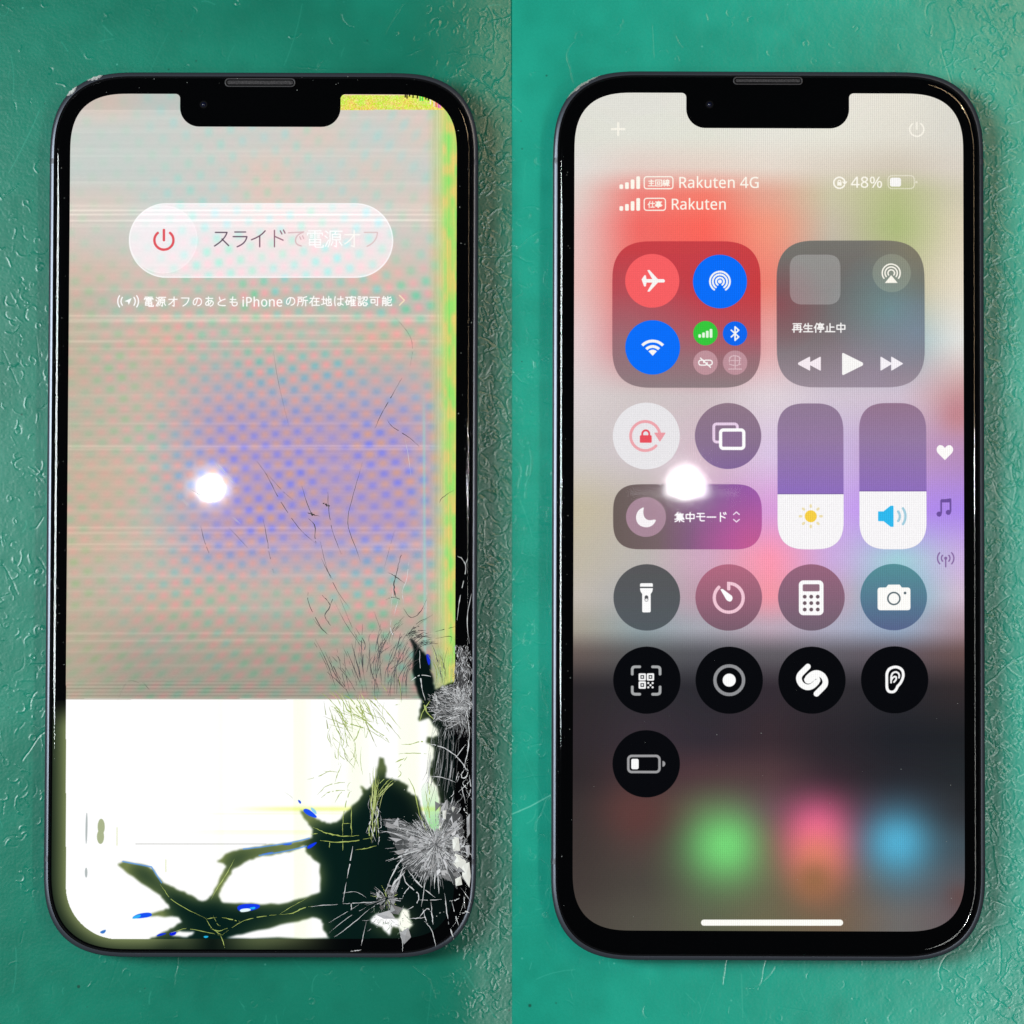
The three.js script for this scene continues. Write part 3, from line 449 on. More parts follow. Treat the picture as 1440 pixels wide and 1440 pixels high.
      if (s1 > 0) { const gy = vnoise(3.3, y / 19), k = 0.45 + 0.3 * smooth(x, 606, 624); r = lerp(r, lerp(206, 186, gy) + ch, s1 * k); gg = lerp(gg, lerp(200, 216, gy) + ch * 0.8, s1 * k); b = lerp(b, lerp(128, 150, gy) + ch, s1 * k); }
      if (s2 > 0) { const gn = clamp(1.5 * (vnoise(x / 6, y / 15) - 0.5) + 0.45 + 0.2 * Math.sin(y / 9.5)); r = lerp(r, lerp(222, 152, gn) + ch, s2 * 0.9); gg = lerp(gg, lerp(208, 228, gn), s2 * 0.85); b = lerp(b, lerp(108, 104, gn), s2 * 0.85); }
      if (y > 131 && y < 154.5) { // the scrambled strip beside the notch
        if (x < 300) { r -= 12; gg -= 10; b -= 10; }
        else { const q = hash((x * 1.1) | 0, (y * 1.1) | 0), a = vnoise(x / 13, y / 9); r = lerp(238, 200, a) + (q - 0.5) * 60; gg = lerp(214, 236, a) + (hash((x * 1.1) | 0, ((y * 1.1) | 0) + 77) - 0.5) * 70; b = 95 + (q - 0.5) * 110; if (Math.abs(y - 132.5) < 1) { r = 250; gg = 215; b = 190; } }
      }
      if (y < 131) { r = gg = b = 0; }
      if (y > 984.6) { r = 205; gg = 200; b = 190; }
      const n = (hash(i, j) - 0.5) * 7; r += n; gg += n; b += n;
    } else {
      const band = smooth(vnoise(x / 16, 4.2), 0.5, 0.8) * smooth(x, 290, 340), hb = Math.exp(-((y - 1139) ** 2) / 12) * smooth(x, 310, 420) + 0.4 * smooth(vnoise(2.5, y / 3), 0.6, 0.8) * smooth(y, 1110, 1130) * (1 - smooth(y, 1160, 1185)) * smooth(x, 230, 380);
      r = 255 - 3 * band - 8 * hb; gg = 255 - 2 * hb; b = 255 - 16 * band - 85 * hb;
    }
    // dead ink: dark green, with olive bloom painted in beside the white area
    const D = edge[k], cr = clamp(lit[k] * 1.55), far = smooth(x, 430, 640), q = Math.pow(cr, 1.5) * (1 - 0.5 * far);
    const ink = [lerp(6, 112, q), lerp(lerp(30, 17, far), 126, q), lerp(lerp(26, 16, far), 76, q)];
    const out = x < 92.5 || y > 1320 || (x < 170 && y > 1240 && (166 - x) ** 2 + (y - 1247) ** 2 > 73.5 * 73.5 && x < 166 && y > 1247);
    if (out && y > 960) { const s = smooth(y, 975, 1030) * (1 - smooth(x, 330, 505)), qq = Math.pow(clamp(lit[k] * 1.9), 0.6) * (1 - 0.4 * far); r = lerp(3, lerp(9, 128, qq), s); gg = lerp(5, lerp(20, 140, qq), s); b = lerp(6, lerp(16, 92, qq), s); }  // bloom colour painted onto the border next to the white area
    else { r = lerp(r, ink[0], D); gg = lerp(gg, ink[1], D); b = lerp(b, ink[2], D); }
    P[o] = clamp(r, 0, 255); P[o + 1] = clamp(gg, 0, 255); P[o + 2] = clamp(b, 0, 255); P[o + 3] = 255;
  }
  g.putImageData(im, 0, 0);
  g.setTransform(e[0], e[1], e[3], e[4], e[6], e[7]);
  // slider
  g.strokeStyle = 'rgba(255,255,255,0.75)'; g.lineWidth = 1.6; g.beginPath(); g.roundRect(181.8, 287.8, 369.4, 104, 52); g.stroke();
  g.strokeStyle = '#e0575e'; g.lineWidth = 3.4; g.lineCap = 'round'; g.beginPath(); g.arc(230.3, 339.5, 13.4, -Math.PI / 2 + 0.7, Math.PI * 1.5 - 0.7); g.moveTo(230.3, 325); g.lineTo(230.3, 339.5); g.stroke();
  glyphs(g, 'スライドで電源オフ', 297.5, 323.5, 27.5, 26.2, 1.65, ['#5b4a5a', '#604a5c', '#6a4a5c', '#8d6474', '#d9b9bd', '#ffffff', '#ffffff', '#fffbf6', 'rgba(214,182,182,0.75)']);
  g.strokeStyle = '#fff'; g.lineWidth = 1.8; for (const s of [-1, 1]) for (const [r, q] of [[9.5, 0.62], [14, 0.6]]) { g.beginPath(); g.arc(180 + s * 0.5, 426, r, s > 0 ? -q : Math.PI - q, s > 0 ? q : Math.PI + q); g.stroke(); }
  path(g, 'M6 -5.5L-6 0L-0.5 1L1 6Z', 180, 426, 0.85, '#fff');
  glyphs(g, '電源オフのあとも', 201, 418.5, 15.6, 17.05, 1.55, '#fffdfb'); fit(g, 'iPhone', 339, 397, 433.5, 18.6, '#fffdfb'); glyphs(g, 'の所在地は確認可能', 400, 417.8, 15.6, 16.85, 1.55, '#fffdfb');
  path(g, 'M-3 -7L4 0L-3 7', 563.5, 424.5, 1, null, '#f3e2c0', 1.7);
  // blue slivers and stains in the white part
  const blue = (pts, col) => { poly(g, pts); g.fillStyle = col; g.fill(); };
  for (const [pts, col] of [[[[182, 1293], [192, 1285], [212, 1283], [213, 1290]], '#1450f0'], [[[183, 1293], [190, 1287], [198, 1286], [196, 1291]], '#2fb0f4'], [[[330, 1272], [364, 1271], [362, 1279], [333, 1284]], '#1238e8'], [[[334, 1279], [348, 1277], [352, 1281], [336, 1284]], '#e9fbff'], [[[346, 1277], [358, 1275], [355, 1280]], '#25b4f2'], [[[417, 1126], [421, 1129], [420, 1133], [416, 1128]], '#1444d8'], [[[422, 1140], [430, 1138], [444, 1150], [440, 1152], [428, 1147]], '#1a4ff2'], [[[433, 1136], [441, 1140], [443, 1148], [436, 1143]], '#8fd0ee'], [[[428, 1191], [444, 1184], [440, 1190], [430, 1196]], '#1238f0'], [[[390, 1189], [410, 1186], [405, 1190]], '#2c60e8'], [[[360, 1203], [385, 1198], [378, 1202]], '#4a74d8'], [[[217, 1317], [224, 1312], [235, 1312], [226, 1316]], '#1436d8'], [[[236, 1312], [247, 1309], [246, 1315], [238, 1316]], '#1020e0'], [[[284, 1316], [292, 1316], [290, 1319], [285, 1319]], '#25b6e6'], [[[138, 1311], [150, 1306], [146, 1314]], '#3c78c8'], [[[595, 922], [601, 923], [602, 935], [599, 940]], '#1a2fd0']]) blue(pts, col);
  g.strokeStyle = 'rgba(90,150,230,0.8)'; g.lineWidth = 1.8; g.beginPath(); g.moveTo(172, 1212.5); g.lineTo(212, 1220); g.lineTo(226, 1242); g.moveTo(362, 1204); g.quadraticCurveTo(400, 1199, 428, 1191); g.moveTo(340, 1195); g.quadraticCurveTo(400, 1189, 432, 1180); g.stroke();
  g.fillStyle = 'rgba(150,160,160,0.75)'; g.beginPath(); g.ellipse(121.5, 1166, 1.4, 22, 0.02, 0, 7); g.ellipse(121, 1228, 1.8, 7, 0, 0, 7); g.fill(); g.fillStyle = '#a9b38c'; g.beginPath(); g.ellipse(142, 1164, 5, 11, 0, 0, 7); g.ellipse(141, 1178, 5, 10, 0, 0, 7); g.fill();
  g.strokeStyle = 'rgba(120,120,110,0.45)'; g.lineWidth = 1; g.beginPath(); g.moveTo(190, 1188); g.lineTo(372, 1188); g.stroke();
  g.strokeStyle = 'rgba(190,205,110,0.6)'; g.beginPath(); g.moveTo(232, 1210); g.lineTo(232, 1227); g.moveTo(164, 1165); g.lineTo(164, 1190); g.stroke();
  // green fringe where the live panel narrows towards the big impact
  const gf = g.createLinearGradient(0, 1090, 0, 1172); gf.addColorStop(0, 'rgba(190,235,180,0)'); gf.addColorStop(1, 'rgba(120,205,120,0.85)'); poly(g, [[586, 1100], [609, 1105], [613, 1130], [614, 1172], [604, 1170], [592, 1148]]); g.fillStyle = gf; g.fill();
  for (const [x, y0, y1, col] of [[569, 131, 137, '#0a0c08'], [571.5, 131, 138.5, '#0a0c08'], [575, 131, 136, '#0a0c08'], [580, 131, 138, '#12200c'], [586, 131, 138.5, '#0a0c08'], [590, 132, 142, '#1ee24a'], [593.4, 132, 142, '#1ee24a'], [598, 134, 140, '#0a0c08'], [601.5, 136, 141.5, '#0a0c08'], [604.5, 137, 147, '#f4f0e4'], [609.5, 140, 150, '#f4cbd0'], [612.5, 142, 151, '#e8507a'], [615.5, 144, 152, '#d84ad0'], [618, 146, 153, '#f06ad8']]) { g.fillStyle = col; g.fillRect(x, y0, 1.7, y1 - y0); }
  g.setTransform(1, 0, 0, 1, 0, 0);
}

// ---------- the phones ----------
const frameSkin = mat([0.085, 0.095, 0.122], 0.27, { metalness: 0.55 });
const glassPane = new THREE.MeshPhysicalMaterial({ color: 0xffffff, transmission: 1, thickness: 0, roughness: 0.03, ior: 1.5 });
const blackInk = mat([0.0012, 0.0014, 0.0018], 0.7, { specularIntensity: 0 });
const gasketSkin = mat([0.004, 0.004, 0.005], 0.7, { specularIntensity: 0.1 });
const bandSkin = mat([0.055, 0.06, 0.08], 0.35, { metalness: 0.3 });
function grilleTexture() {
  const c = canvasOf(256, 32), g = c.getContext('2d'); g.fillStyle = '#2b292d'; g.fillRect(0, 0, 256, 32);
  for (let i = 0; i < 1500; i++) { const v = 25 + rnd(90) | 0; g.fillStyle = `rgba(${v},${v - 4},${v},0.8)`; g.fillRect(rnd(256), rnd(32), 1 + rnd(2), 1 + rnd(1.5)); }
  return tex(c);
}
const grilleSkin = new THREE.MeshPhysicalMaterial({ map: grilleTexture(), roughness: 0.7, metalness: 0.2 });
const rimSkin = mat([0.035, 0.033, 0.038], 0.45, { metalness: 0.4 });
const chipSkin = mat([0.78, 0.8, 0.8], 0.45), bareMetal = mat([0.9, 0.88, 0.85], 0.3, { metalness: 0.6 });

function phone(label, px, paint, covers, level = 0) {
  const [x0, x1, y0, y1] = px.body, top_ = GLASS_Y - level, c = place((x0 + x1) / 2, (y0 + y1) / 2, top_);
  c.z = (place((x0 + x1) / 2, y0, top_).z + place((x0 + x1) / 2, y1, top_).z) / 2;
  const w = place(x1, (y0 + y1) / 2, top_).x - place(x0, (y0 + y1) / 2, top_).x, h = place((x0 + x1) / 2, y1, top_).z - place((x0 + x1) / 2, y0, top_).z;
  const o = new THREE.Group(); o.name = numbered('smartphone'); o.userData = { label, category: 'smartphone' };
  o.position.set(c.x, -level, c.z); o.rotation.y = THREE.MathUtils.degToRad(px.turn); scene.add(o); o.updateMatrixWorld(true);
  const local = (x, y, hgt = GLASS_Y) => o.worldToLocal(place(x, y, hgt - level));
  const E = 125 / 605 * w, N = 2.73;
  const ring = (d, y) => rounded(0, 0, w - 2 * d, h - 2 * d, E - d * 0.95, N).map(([x, z]) => [x, y, z]);
  const skin = (prof) => strip(prof.map(([d, y]) => ring(d * MM, y * MM)));
  // metal frame: rounded shoulders above and below, flat sides
  part('frame', mergeGeometries([skin([[1.2, 0.02], [0.45, 0.03], [0.14, 0.16], [0.02, 0.45], [0, 0.7], [0, 6.75], [0.03, 6.98], [0.11, 7.16], [0.22, 7.27], [0.5, 7.37], [0.74, 7.40]]), skin([[0.74, 7.40], [0.76, 7.1]])]), frameSkin, o);
  part('back_panel', flat(ring(1.2 * MM, 0).map(([x, , z]) => [x, z]), 0.03 * MM), frameSkin, o);
  part('gasket', skin([[0.75, 7.12], [1.1, 7.10]]), gasketSkin, o);
  // display stack
  const a = local(px.screen[0], (px.screen[2] + px.screen[3]) / 2, 7.3 * MM), b = local(px.screen[1], (px.screen[2] + px.screen[3]) / 2, 7.3 * MM), t = local((px.screen[0] + px.screen[1]) / 2, px.screen[2], 7.3 * MM), u = local((px.screen[0] + px.screen[1]) / 2, px.screen[3], 7.3 * MM);
  const sw = b.x - a.x, sh = u.z - t.z, scx = (a.x + b.x) / 2, scz = (t.z + u.z) / 2, unit = sw / (px.screen[1] - px.screen[0]);
  const base = rounded(scx, scz, sw, sh, 86 * unit, 2.75), n0 = local(px.notch[0], px.notch[2], 7.3 * MM).x, n1 = local(px.notch[1], px.notch[2], 7.3 * MM).x, nz = local(px.notch[0], px.notch[2], 7.3 * MM).z, top = scz - sh / 2;
  const notch = [], R = 27 * unit, F = 6.5 * unit, arc = (cx, cz, r, a0, a1) => { for (let i = 0; i <= 10; i++) { const q = lerp(a0, a1, i / 10); notch.push([cx + Math.cos(q) * r, cz + Math.sin(q) * r]); } };
  arc(n0 - F, top + F, F, -Math.PI / 2, 0); arc(n0 + R, nz - R, R, Math.PI, Math.PI / 2); arc(n1 - R, nz - R, R, Math.PI / 2, 0); arc(n1 + F, top + F, F, Math.PI, Math.PI * 1.5);
  const outline = [...base.slice(0, 23), ...notch, ...base.slice(23)];
  let rect, bloomStrip;
  if (covers) rect = [-w / 2, -h / 2, w, h]; else rect = [scx - sw / 2, scz - sh / 2, sw, sh];
  const CH = 2048, CW = Math.round(CH * rect[2] / rect[3]), cv = canvasOf(CW, CH);
  const P0 = local(px.screen[0], px.screen[2], 7.3 * MM), PX = local(px.screen[0] + 100, px.screen[2], 7.3 * MM), PY = local(px.screen[0] + 10, px.screen[3], 7.3 * MM), dy = px.screen[3] - px.screen[2];
  const toX = (p) => (p.x - rect[0]) / rect[2] * CW, toY = (p) => (p.z - rect[1]) / rect[3] * CH;
  const m00 = (toX(PX) - toX(P0)) / 100, m10 = (toY(PX) - toY(P0)) / 100, m01 = (toX(PY) - toX(P0) - m00 * 10) / dy, m11 = (toY(PY) - toY(P0) - m10 * 10) / dy;
  const A = new THREE.Matrix3().set(m00, m01, toX(P0) - m00 * px.screen[0] - m01 * px.screen[2], m10, m11, toY(P0) - m10 * px.screen[0] - m11 * px.screen[2], 0, 0, 1);
  paint(cv, A);
  const map = tex(cv); map.wrapS = map.wrapT = THREE.ClampToEdgeWrapping;
  const lit = new THREE.MeshPhysicalMaterial({ color: 0x000000, roughness: 0.8, specularIntensity: 0, emissive: 0xffffff, emissiveMap: map, emissiveIntensity: 1.07 });
  part('screen', flat(outline, 7.3 * MM, [], rect), lit, o);
  const lip = rounded(0, 0, w - 2.1 * MM, h - 2.1 * MM, E - 1 * MM, N);
  part('bezel', flat(lip, 7.305 * MM, [outline]), blackInk, o);
  // cover glass with a rounded rim
  const rim = strip(Array.from({ length: 13 }, (_, i) => { const t = i / 12 * Math.PI / 2; return [1.82 - 0.8 * Math.cos(t), 7.24 + 0.42 * Math.sin(t)]; }).map(([d, y]) => ring(d * MM, y * MM)));
  const pane = flat(ring(1.82 * MM, 0).map(([x, , z]) => [x, z]), GLASS_Y);
  part('cover_glass', mergeGeometries([rim, pane]), glassPane, o);
  // earpiece and front camera
  const [e0, e1, e2, e3] = px.ear, ea = local(e0, e2), eb = local(e1, e3), ex = (ea.x + eb.x) / 2, ez = (ea.z + eb.z) / 2, ew = eb.x - ea.x, eh = eb.z - ea.z, cap = (s, k) => rounded(ex, ez, ew + s, eh + s, (eh + s) * k, 2);
  const ear = part('earpiece', strip([[0.45 * MM, 7.665], [0.34 * MM, 7.70], [0.12 * MM, 7.695], [0, 7.668]].map(([s, y]) => cap(s, 0.45).map(([x, z]) => [x, y * MM, z]))), rimSkin, o);
  part('slot', flat(cap(0.05 * MM, 0.45), 7.664 * MM), gasketSkin, ear);
  part('grille', flat(cap(-0.42 * MM, 0.45), 7.669 * MM, [], [ex - ew / 2, ez - eh / 2, ew, eh]), grilleSkin, ear);
  const cam = local(...px.cam), k = new THREE.CylinderGeometry(0.62 * MM, 0.66 * MM, 0.02 * MM, 32); k.translate(cam.x, 7.33 * MM, cam.z);
  const fc = part('front_camera', k, mat([0.002, 0.002, 0.003], 0.6, { specularIntensity: 0.15 }), o);
  const lens = new THREE.SphereGeometry(0.5 * MM, 24, 12, 0, 7, 0, 0.9); lens.translate(cam.x, 7.03 * MM, cam.z);
  part('lens', lens, mat([0.004, 0.006, 0.03], 0.15, { clearcoat: 0.3 }), fc);
  // antenna bands across the frame
  const per = 23 * 4, R0 = [[0, 0.6], [0, 6.75], [0.03, 6.98], [0.11, 7.16], [0.22, 7.27], [0.5, 7.37], [0.74, 7.40]];
  for (const [axis, sgn, at] of px.bands) {
    const band = R0.map(([d, y]) => [-0.45, 0.45].map((s) => { const q = w / 2 - d * MM + 0.012 * MM, r = h / 2 - d * MM + 0.012 * MM; return axis === 'x' ? [sgn * q, (y + 0.012) * MM, at * h + s * MM] : [at * w + s * MM, (y + 0.012) * MM, sgn * r]; }));
    part('antenna_band', strip(band, false), bandSkin, o);
  }
  return { o, local, w, h, ring, unit, sw };
}
const tri = (pts) => { const g = new THREE.BufferGeometry(); g.setAttribute('position', new THREE.Float32BufferAttribute(pts.flat(), 3)); g.computeVertexNormals(); g.setAttribute('uv', new THREE.Float32BufferAttribute(new Float32Array(pts.length * 2), 2)); return g; };
function specks(p, n, size, pick) {            // dust grains lying on the glass
  const gs = [];
  for (let i = 0; i < n; i++) {
    const [x, y] = pick(), q = p.local(x, y), g = new THREE.TetrahedronGeometry(rnd(size[0], size[1]) * MM, 0);
    g.scale(1, 0.5, rnd(0.6, 1.8)); g.rotateY(rnd(6.3)); g.translate(q.x, GLASS_Y + 0.05 * MM, q.z); gs.push(g);
  }
  const m = part('dust', mergeGeometries(gs), mat([0.5, 0.52, 0.5], 0.8), p.o); m.userData.kind = 'stuff';
}
// rough material torn out of the corner of the frame, following its outline
function chip(p, i0, i1, d0, d1, y, lift, material, name) {
  const outer = p.ring(d0 * MM, y * MM), pts = [];
  for (let i = i0; i < i1; i++) {
    const a = outer[i], b = outer[i + 1], steps = 5;
    for (let s = 0; s < steps; s++) { const t = s / steps; pts.push([lerp(a[0], b[0], t), lerp(a[2], b[2], t)]); }
  }
  const rings = [[], [], [], []];
  pts.forEach(([x, z], i) => {
    const t = i / (pts.length - 1), env = Math.pow(Math.sin(Math.PI * clamp(t, 0.02, 0.98)), 0.6), l = Math.hypot(x, z), nx = x / l, nz = z / l, wd = d1 * env * rnd(0.6, 1.25), up = lift * env * rnd(0.4, 1.3), outw = rnd(-0.02, 0.16) * env;
    rings[0].push([x + nx * outw * MM, (y - 0.25) * MM, z + nz * outw * MM]); rings[1].push([x + nx * (outw - 0.05) * MM, (y + up * 0.6) * MM, z + nz * (outw - 0.05) * MM]);
    rings[2].push([x - nx * wd * 0.6 * MM, (y + 0.26 + up) * MM, z - nz * wd * 0.6 * MM]); rings[3].push([x - nx * wd * MM, (y + 0.2) * MM, z - nz * wd * MM]);
  });
  const g = strip(rings, false).toNonIndexed(); g.computeVertexNormals();
  return part(name, g, material, p.o);
}

// ---------- the broken phone ----------
const broken = phone('smartphone with a shattered screen, black ink blots and a white lower third', { body: [64.8, 671.3, 101, 1347], turn: -0.16, screen: [94.6, 640.6, 132.4, 1319], notch: [253, 478.8, 178], ear: [318, 413.5, 111.5, 120.5], cam: [286, 146.5], bands: [['x', -1, -0.398], ['x', 1, -0.398], ['x', -1, 0.39], ['x', 1, 0.392], ['z', -1, 0.29], ['z', 1, -0.28]] }, paintBroken, true);
{
  const p = broken, wpx = p.w, h = p.h;
  // glowing strip that paints the camera bloom over the lower left border
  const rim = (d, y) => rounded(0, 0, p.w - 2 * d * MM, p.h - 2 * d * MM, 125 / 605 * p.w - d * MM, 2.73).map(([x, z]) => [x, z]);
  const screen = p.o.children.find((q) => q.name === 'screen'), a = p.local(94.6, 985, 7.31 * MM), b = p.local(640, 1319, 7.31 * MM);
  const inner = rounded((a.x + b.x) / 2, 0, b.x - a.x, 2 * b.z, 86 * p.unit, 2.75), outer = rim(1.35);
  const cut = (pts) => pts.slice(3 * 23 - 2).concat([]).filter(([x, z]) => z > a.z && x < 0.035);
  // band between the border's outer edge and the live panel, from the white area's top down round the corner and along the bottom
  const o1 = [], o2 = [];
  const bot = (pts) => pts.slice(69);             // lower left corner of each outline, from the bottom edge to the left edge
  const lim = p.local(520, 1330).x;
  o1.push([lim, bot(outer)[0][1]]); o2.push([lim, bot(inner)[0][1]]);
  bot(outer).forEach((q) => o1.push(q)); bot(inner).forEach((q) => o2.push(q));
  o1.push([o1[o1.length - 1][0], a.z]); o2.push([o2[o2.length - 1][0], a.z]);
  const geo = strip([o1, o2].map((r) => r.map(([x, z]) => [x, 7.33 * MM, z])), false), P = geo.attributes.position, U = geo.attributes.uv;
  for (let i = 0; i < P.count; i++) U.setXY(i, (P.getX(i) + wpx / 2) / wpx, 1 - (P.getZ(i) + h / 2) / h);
  part('painted_bloom', geo, screen.material, p.o);

  // cracks: thin ridges of broken glass along a line
  const darkGlass = mat([0.03, 0.022, 0.025], 0.35), paleGlass = mat([0.74, 0.73, 0.76], 0.4), oliveGlass = mat([0.46, 0.56, 0.12], 0.4), greyGlass = mat([0.2, 0.19, 0.2], 0.35), oliveTones0 = mat([0.4, 0.52, 0.09], 0.4);
  const ridge = (pts, width, broken = 0.1, y = 0.012) => {
    const v = pts.map(([x, z]) => p.local(clamp(x, 70, 664), z)), curve = pts.length > 2 ? new THREE.CatmullRomCurve3(v, false, 'catmullrom', 0.5) : new THREE.LineCurve3(...v), n = pts.length > 2 ? 5 * (pts.length - 1) : 5, pos = [], idx = [];
    let last = -1;
    for (let i = 0; i <= n; i++) {
      const t = i / n, q = curve.getPoint(t), d = curve.getTangent(t), s = (0.2 + 0.8 * Math.sin(Math.PI * clamp(t, 0.03, 0.97))) * width * 0.85 * MM / 2 * rnd(0.45, 1.4), w = rnd(-0.25, 0.25) * width * MM, nx = d.z * s, nz = -d.x * s, ox = d.z * w, oz = -d.x * w;
      pos.push(q.x + nx + ox, GLASS_Y + y * MM, q.z + nz + oz, q.x + ox, GLASS_Y + (y + width * 0.22 * rnd(0.4, 1.5)) * MM, q.z + oz, q.x - nx + ox, GLASS_Y + y * MM, q.z - nz + oz);
      if (i && (rnd() > broken || i === 1)) { const a = 3 * (i - 1), b = 3 * i; idx.push(a, a + 1, b, a + 1, b + 1, b, a + 1, a + 2, b + 1, a + 2, b + 2, b + 1); }
    }
    const g = new THREE.BufferGeometry();
    g.setAttribute('position', new THREE.Float32BufferAttribute(pos, 3)); g.setAttribute('uv', new THREE.Float32BufferAttribute(new Float32Array(pos.length / 3 * 2), 2)); g.setIndex(idx); g.computeVertexNormals();
    return g;
  };
  const crack = (pts, width, m) => part('crack', ridge(pts, width, 0.07), m, p.o);
  for (const [pts, wd] of [
    [[[384, 492], [392, 540], [407, 603]], 0.05], [[[555, 445], [575, 470], [580, 490], [577, 515]], 0.06], [[[565, 532], [552, 555], [537, 581], [527, 603]], 0.12], [[[544, 590], [552, 600], [575, 615], [590, 628]], 0.11],
    [[[361, 648], [375, 668], [395, 706], [420, 742], [445, 765]], 0.11], [[[424, 683], [437, 720], [450, 726]], 0.13], [[[434, 729], [443, 740], [443, 758], [446, 767]], 0.16], [[[461, 692], [462, 713], [467, 745], [480, 779]], 0.15],
    [[[510, 650], [497, 695], [489, 735], [500, 770], [507, 790]], 0.12], [[[370, 730], [376, 760], [378, 775], [385, 806]], 0.13], [[[282, 740], [288, 762], [294, 778]], 0.11], [[[322, 742], [348, 770]], 0.06], [[[450, 760], [460, 800], [474, 830], [492, 856]], 0.10], [[[375, 665], [395, 688], [412, 703]], 0.06],
    [[[618, 707], [622, 700], [640, 688]], 0.12], [[[564, 780], [558, 803], [554, 822], [556, 838], [562, 843]], 0.26], [[[546, 805], [555, 810], [569, 820]], 0.14], [[[543, 843], [552, 840], [562, 842]], 0.14],
    [[[453, 837], [464, 851], [457, 866], [465, 880]], 0.2], [[[468, 842], [464, 851]], 0.14], [[[475, 833], [490, 870], [503, 898], [513, 905]], 0.07], [[[433, 832], [434, 848], [450, 880], [462, 893]], 0.13], [[[452, 785], [460, 802], [468, 815]], 0.11], [[[440, 870], [450, 882], [460, 892]], 0.08],
    [[[470, 845], [485, 875], [505, 905], [520, 930]], 0.08], [[[526, 860], [535, 885], [543, 905]], 0.07], [[[567, 855], [577, 868], [590, 862], [600, 843]], 0.12], [[[587, 863], [598, 855]], 0.12], [[[573, 895], [585, 878], [602, 868]], 0.14], [[[612, 888], [625, 885], [640, 881]], 0.12], [[[612, 898], [634, 895], [633, 905]], 0.11], [[[540, 800], [548, 770], [555, 745]], 0.05],
    [[[165, 985], [180, 958], [200, 962]], 0.04], [[[200, 958], [210, 970]], 0.07],
  ]) crack(pts, wd, darkGlass);
  for (const [x, y, l] of [[438, 723, 5], [459, 710, 5]]) crack([[x - l, y - l * 0.5], [x, y], [x + l, y + l * 0.3]], 0.42, darkGlass);
  for (const [pts, wd] of [
    [[[300, 648], [318, 666], [331, 681]], 0.14], [[[260, 683], [280, 695], [301, 707]], 0.17], [[[256, 702], [265, 711]], 0.1], [[[327, 727], [338, 737]], 0.09], [[[569, 615], [574, 640], [578, 670]], 0.07], [[[575, 790], [572, 815], [566, 832], [568, 852]], 0.16], [[[560, 842], [557, 855], [554, 866]], 0.12], [[[550, 870], [549, 885], [553, 893], [547, 888]], 0.14], [[[549, 862], [556, 800]], 0.05], [[[601, 826], [600, 840], [599, 868]], 0.1],
    [[[590, 915], [591, 945], [593, 965], [598, 985]], 0.2], [[[578, 957], [590, 950], [606, 951]], 0.2], [[[600, 1046], [613, 1048], [625, 1052], [640, 1062], [655, 1078]], 0.2], [[[656, 1000], [660, 1030], [657, 1060], [652, 1080]], 0.2], [[[655, 1047], [645, 1060], [640, 1066]], 0.17], [[[648, 783], [655, 800], [646, 845], [643, 872]], 0.16], [[[643, 782], [650, 786], [655, 796]], 0.13], [[[663, 835], [657, 870], [660, 905]], 0.13], [[[658, 785], [654, 795]], 0.1],
    [[[496, 1190], [492, 1215], [488, 1235]], 0.17], [[[487, 1240], [484, 1258], [482, 1270]], 0.12], [[[482, 1271], [500, 1270], [530, 1268]], 0.15], [[[437, 1275], [455, 1273], [475, 1272]], 0.11], [[[482, 1256], [500, 1254], [515, 1262]], 0.1],
    [[[520, 1278], [492, 1302], [470, 1318]], 0.15], [[[515, 1276], [490, 1290], [462, 1312]], 0.11], [[[505, 1272], [485, 1284], [462, 1298]], 0.09], [[[494, 1270], [494, 1280]], 0.18], [[[560, 1298], [563, 1312], [566, 1325], [566, 1338]], 0.16], [[[515, 1296], [510, 1320], [508, 1330]], 0.12], [[[493, 1338], [500, 1337], [508, 1336]], 0.22],
    [[[566, 1226], [572, 1243], [588, 1257], [586, 1270], [572, 1280]], 0.22], [[[574, 1224], [590, 1244], [612, 1262]], 0.26], [[[571, 1205], [562, 1212], [552, 1230], [542, 1255]], 0.22], [[[570, 1226], [556, 1240], [546, 1262]], 0.3], [[[580, 1243], [570, 1254], [566, 1262]], 0.15],
    [[[597, 1232], [596, 1255], [592, 1275]], 0.16], [[[612, 1222], [611, 1250]], 0.2], [[[617, 1225], [617, 1257]], 0.18], [[[588, 1265], [605, 1266], [625, 1264]], 0.18], [[[606, 1268], [608, 1290], [609, 1300]], 0.2], [[[590, 1290], [600, 1278], [606, 1282]], 0.2], [[[575, 1292], [590, 1291], [598, 1290]], 0.18], [[[597, 1295], [607, 1308], [611, 1322], [613, 1331]], 0.15], [[[625, 1256], [628, 1280], [631, 1300]], 0.2], [[[633, 1306], [637, 1318]], 0.24], [[[635, 1268], [640, 1285], [645, 1302]], 0.18], [[[632, 1267], [640, 1266], [646, 1263]], 0.24], [[[652, 1260], [654, 1278]], 0.1], [[[648, 1248], [658, 1262], [663, 1270]], 0.09], [[[650, 1285], [655, 1282], [660, 1284]], 0.3], [[[595, 1278], [598, 1290], [600, 1296]], 0.22],
    [[[660, 1090], [662, 1110], [655, 1130]], 0.16], [[[640, 1062], [652, 1076], [656, 1085]], 0.22], [[[600, 1093], [615, 1092], [630, 1096], [641, 1100]], 0.16], [[[653, 1082], [649, 1088], [650, 1094], [656, 1092], [658, 1084], [654, 1079]], 0.24], [[[641, 1098], [645, 1085]], 0.12], [[[645, 1114], [655, 1104], [662, 1096]], 0.2], [[[655, 1110], [664, 1125]], 0.12],
  ]) crack(pts, wd, paleGlass);
